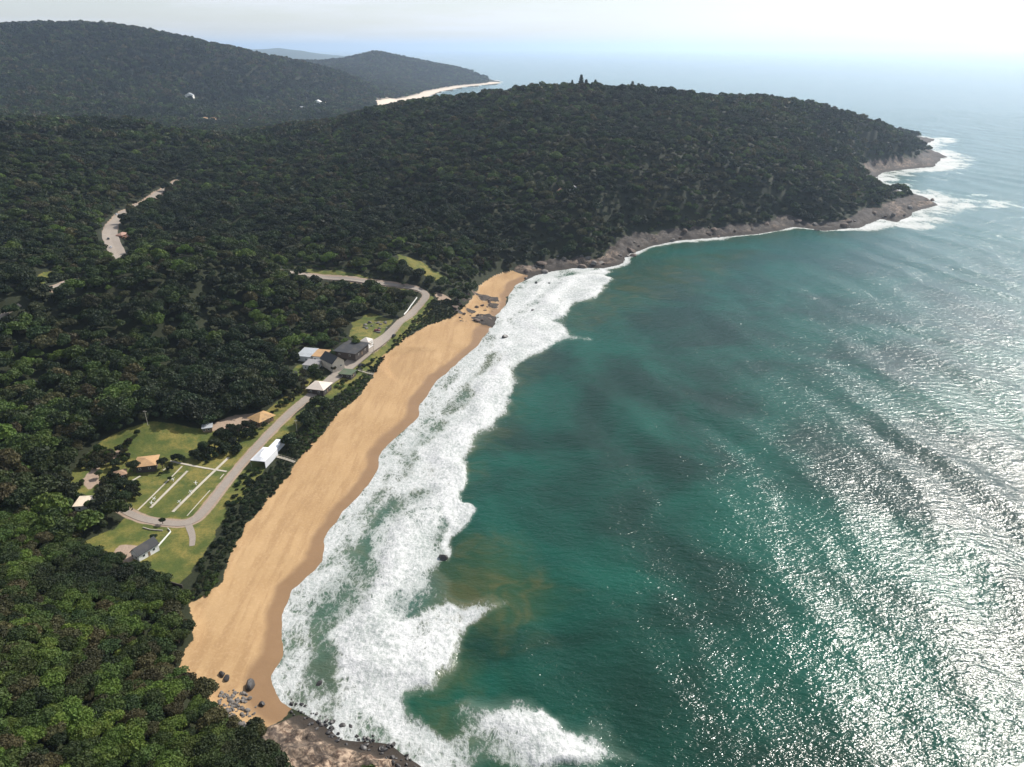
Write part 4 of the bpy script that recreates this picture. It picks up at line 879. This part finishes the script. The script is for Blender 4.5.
# rough shrubs in the clearings along the roads
xs, ys = jgrid(-480, 20, 230, 1000, 3.4, 33); zz, dd, sb, rk, _ = land(xs, ys, True); ok = (dd > 7) & (sb < -3) & (rk < .4); inc = np.zeros(len(xs), bool)
for L in CLEAR: inc |= sdf(xs, ys, L) > 0
ok &= inc & (seg_dist(xs, ys, roadsXY[0]) > 5.5) & (seg_dist(xs, ys, roadsXY[1]) > 10)
for L in lawns[:4]: ok &= (sdf(xs, ys, L) < -1)
ok &= sdf(xs, ys, SCRUB) < 0
for ox, oy, r in occupied: ok &= np.hypot(xs-ox, ys-oy) > r
xs, ys, zz = xs[ok], ys[ok], zz[ok]; s = rs.uniform(1.0, 2.2, len(xs))
scatter('roadside_scrub', np.stack([xs, ys, zz-.2], 1), s, rs.randint(0, 8, len(xs)), PROTO['scrub'], 'low green scrub along the verges of the roads', 'scrub')
THICK = [P0([(192,463,6.5),(203,446,7),(222,432,8),(246,424,8),(262,426,7),(248,440,6.5),(233,460,6),(214,466,6)]), P0([(106,500,7),(128,508,6.5),(142,498,6.5),(138,480,7),(118,470,8),(104,484,8)]), P0([(70,500,9),(84,486,9),(96,492,8),(88,500,8)]), P0([(300,378,9),(312,372,9),(326,380,8.5),(312,392,8),(296,396,8)]), P0([(284,400,8),(300,388,9),(304,392,8),(276,424,7),(262,432,7),(266,420,8)])]
xs, ys = jgrid(-260, -60, 240, 460, 2.6, 37); ok = np.zeros(len(xs), bool); fz = fbm(xs/9, ys/9, 191, 3)
for L in THICK: ok |= sdf(xs, ys, L) > 1.5*fz
ok |= (sdf(xs, ys, lawns[0]) > 2) & (fbm(xs/16, ys/16, 193, 3) > 0.36) & (ys > 290)
ok &= (fz > -0.25) & (seg_dist(xs, ys, roadsXY[0]) > 4.5)
for ox, oy, r in occupied: ok &= np.hypot(xs-ox, ys-oy) > r*.85
for a, b, w in STRIPS:
    a = G(*a); b = G(*b); ok &= seg_dist(xs, ys, [(a.x, a.y), (b.x, b.y)]) > 3
xs, ys = xs[ok], ys[ok]; s = rs.uniform(0.9, 2.6, len(xs))
scatter('thicket', np.stack([xs, ys, land(xs, ys)-.2], 1), s, rs.randint(0, 8, len(xs)), PROTO['thick'], 'brownish scrubby thickets around the campsite lawn and the houses', 'scrub', s*1.5)
# single trees one can tell apart
SINGLE = [(163,468,3.2,2,'round dark tree against the right wall of the tan-roofed house'),(134,472,3.6,7,'dark tree left of the tan-roofed house'),(124,490,3.8,7,'broad dark tree between the campsite lawn and the cream shed'),(113,497,4.0,2,'tall dark tree just right of the cream shed'),(126,503,3.4,0,'mid-green tree at the start of the campsite road'),
    (100,478,2.4,2,'small dark tree beside the pink dirt track'),(116,468,2.8,7,'dark tree above the small brown roof'),(205,452,3.4,2,'dark tree at the top of the campsite lawn'),(215,449,3.6,9,'brownish tree in the thicket above the campsite lawn'),(226,452,3.2,7,'dark tree nearest the road in the thicket above the lawn'),(233,446,3.0,4,'olive tree in the thicket beside the beach road'),
    (195,458,2.8,7,'low dark tree at the left end of the thicket'),(221,437,2.8,9,'brown half-bare tree behind the thicket'),(240,432,2.6,9,'brown scrubby tree below the thatched hut'),(163,524,1.9,2,'small dark tree at the edge of the campsite road'),(170,481,1.4,7,'tiny dark bush beside a concrete strip'),(154,541,1.9,7,'dark tree behind the black-roofed house'),
    (335,372,2.6,9,'brown shrub in front of the white gable'),(303,377,3.0,4,'olive tree left of the low grey-roofed house'),(356,347,3.4,2,'dark palm-like tree behind the broad black roof'),(334,349,3.4,7,'dark tree behind the orange-roofed house'),(271,421,2.2,2,'dark tree right of the thatched hut'),(246,428,2.4,7,'dark shrub left of the thatched hut'),
    (404,287,2.6,2,'round dark bush beside the bend of the upper road'),(380,300,3.4,7,'dark tree on the bank below the upper road'),(95,512,3.6,0,'mid-green tree below the cream shed'),(107,519,3.8,7,'dark tree at the left end of the campsite road')]
for px, py, s, i, lab in SINGLE:
    g = G(px, py); tree(g.x, g.y, hz(g.x, g.y), s, i, lab)
CON = [conifer_mesh(k, LEAF[0]) for k in range(2)]
for px, py, Y, s, lab in [(572,88,1290,4.2,'small pointed tree left of the tallest skyline tree'),(581,88,1290,6.5,'tallest dark tree standing above the headland skyline'),(586,88,1288,4.5,'pointed tree touching the tallest skyline tree'),(595,89,1285,4.6,'thin pale tree on the headland skyline'),(632,92,1280,6.0,'left one of the pair of dark skyline trees'),(638,92,1280,5.6,'right one of the pair of dark skyline trees')]:
    xx_, yy_, _z = ud(px, py, Y); z0 = hz(xx_, yy_); t = thing('conifer', lab, 'tree', (xx_, yy_, z0+3), rng.uniform(0, 6), None); t.scale = (s*3.2, s*3.2, s*1.18)
    c = bpy.data.objects.new('crown', CON[rng.randint(2)].data); COL.objects.link(c); c.parent = t
    MB().bar((0,0,-.7),(0,0,2.4),.05,.015,6).build('trunk', BARK, t)

# ------------------------------------------------------------------ the air
hzm = bpy.data.materials.new('haze'); hzm.use_nodes = True; ht = hzm.node_tree; ht.nodes.clear()
ho = ht.nodes.new('ShaderNodeOutputMaterial'); hp = ht.nodes.new('ShaderNodeVolumePrincipled')
hp.inputs['Color'].default_value = (0.64, 0.79, 1.0, 1); hp.inputs['Density'].default_value = 5.8e-5; hp.inputs['Anisotropy'].default_value = 0.55
ht.links.new(hp.outputs[0], ho.inputs['Volume'])
hb = MB().box(-62000, 62000, -3000, 62000, -7, 420).build('haze', hzm); tag(hb, kind='stuff')
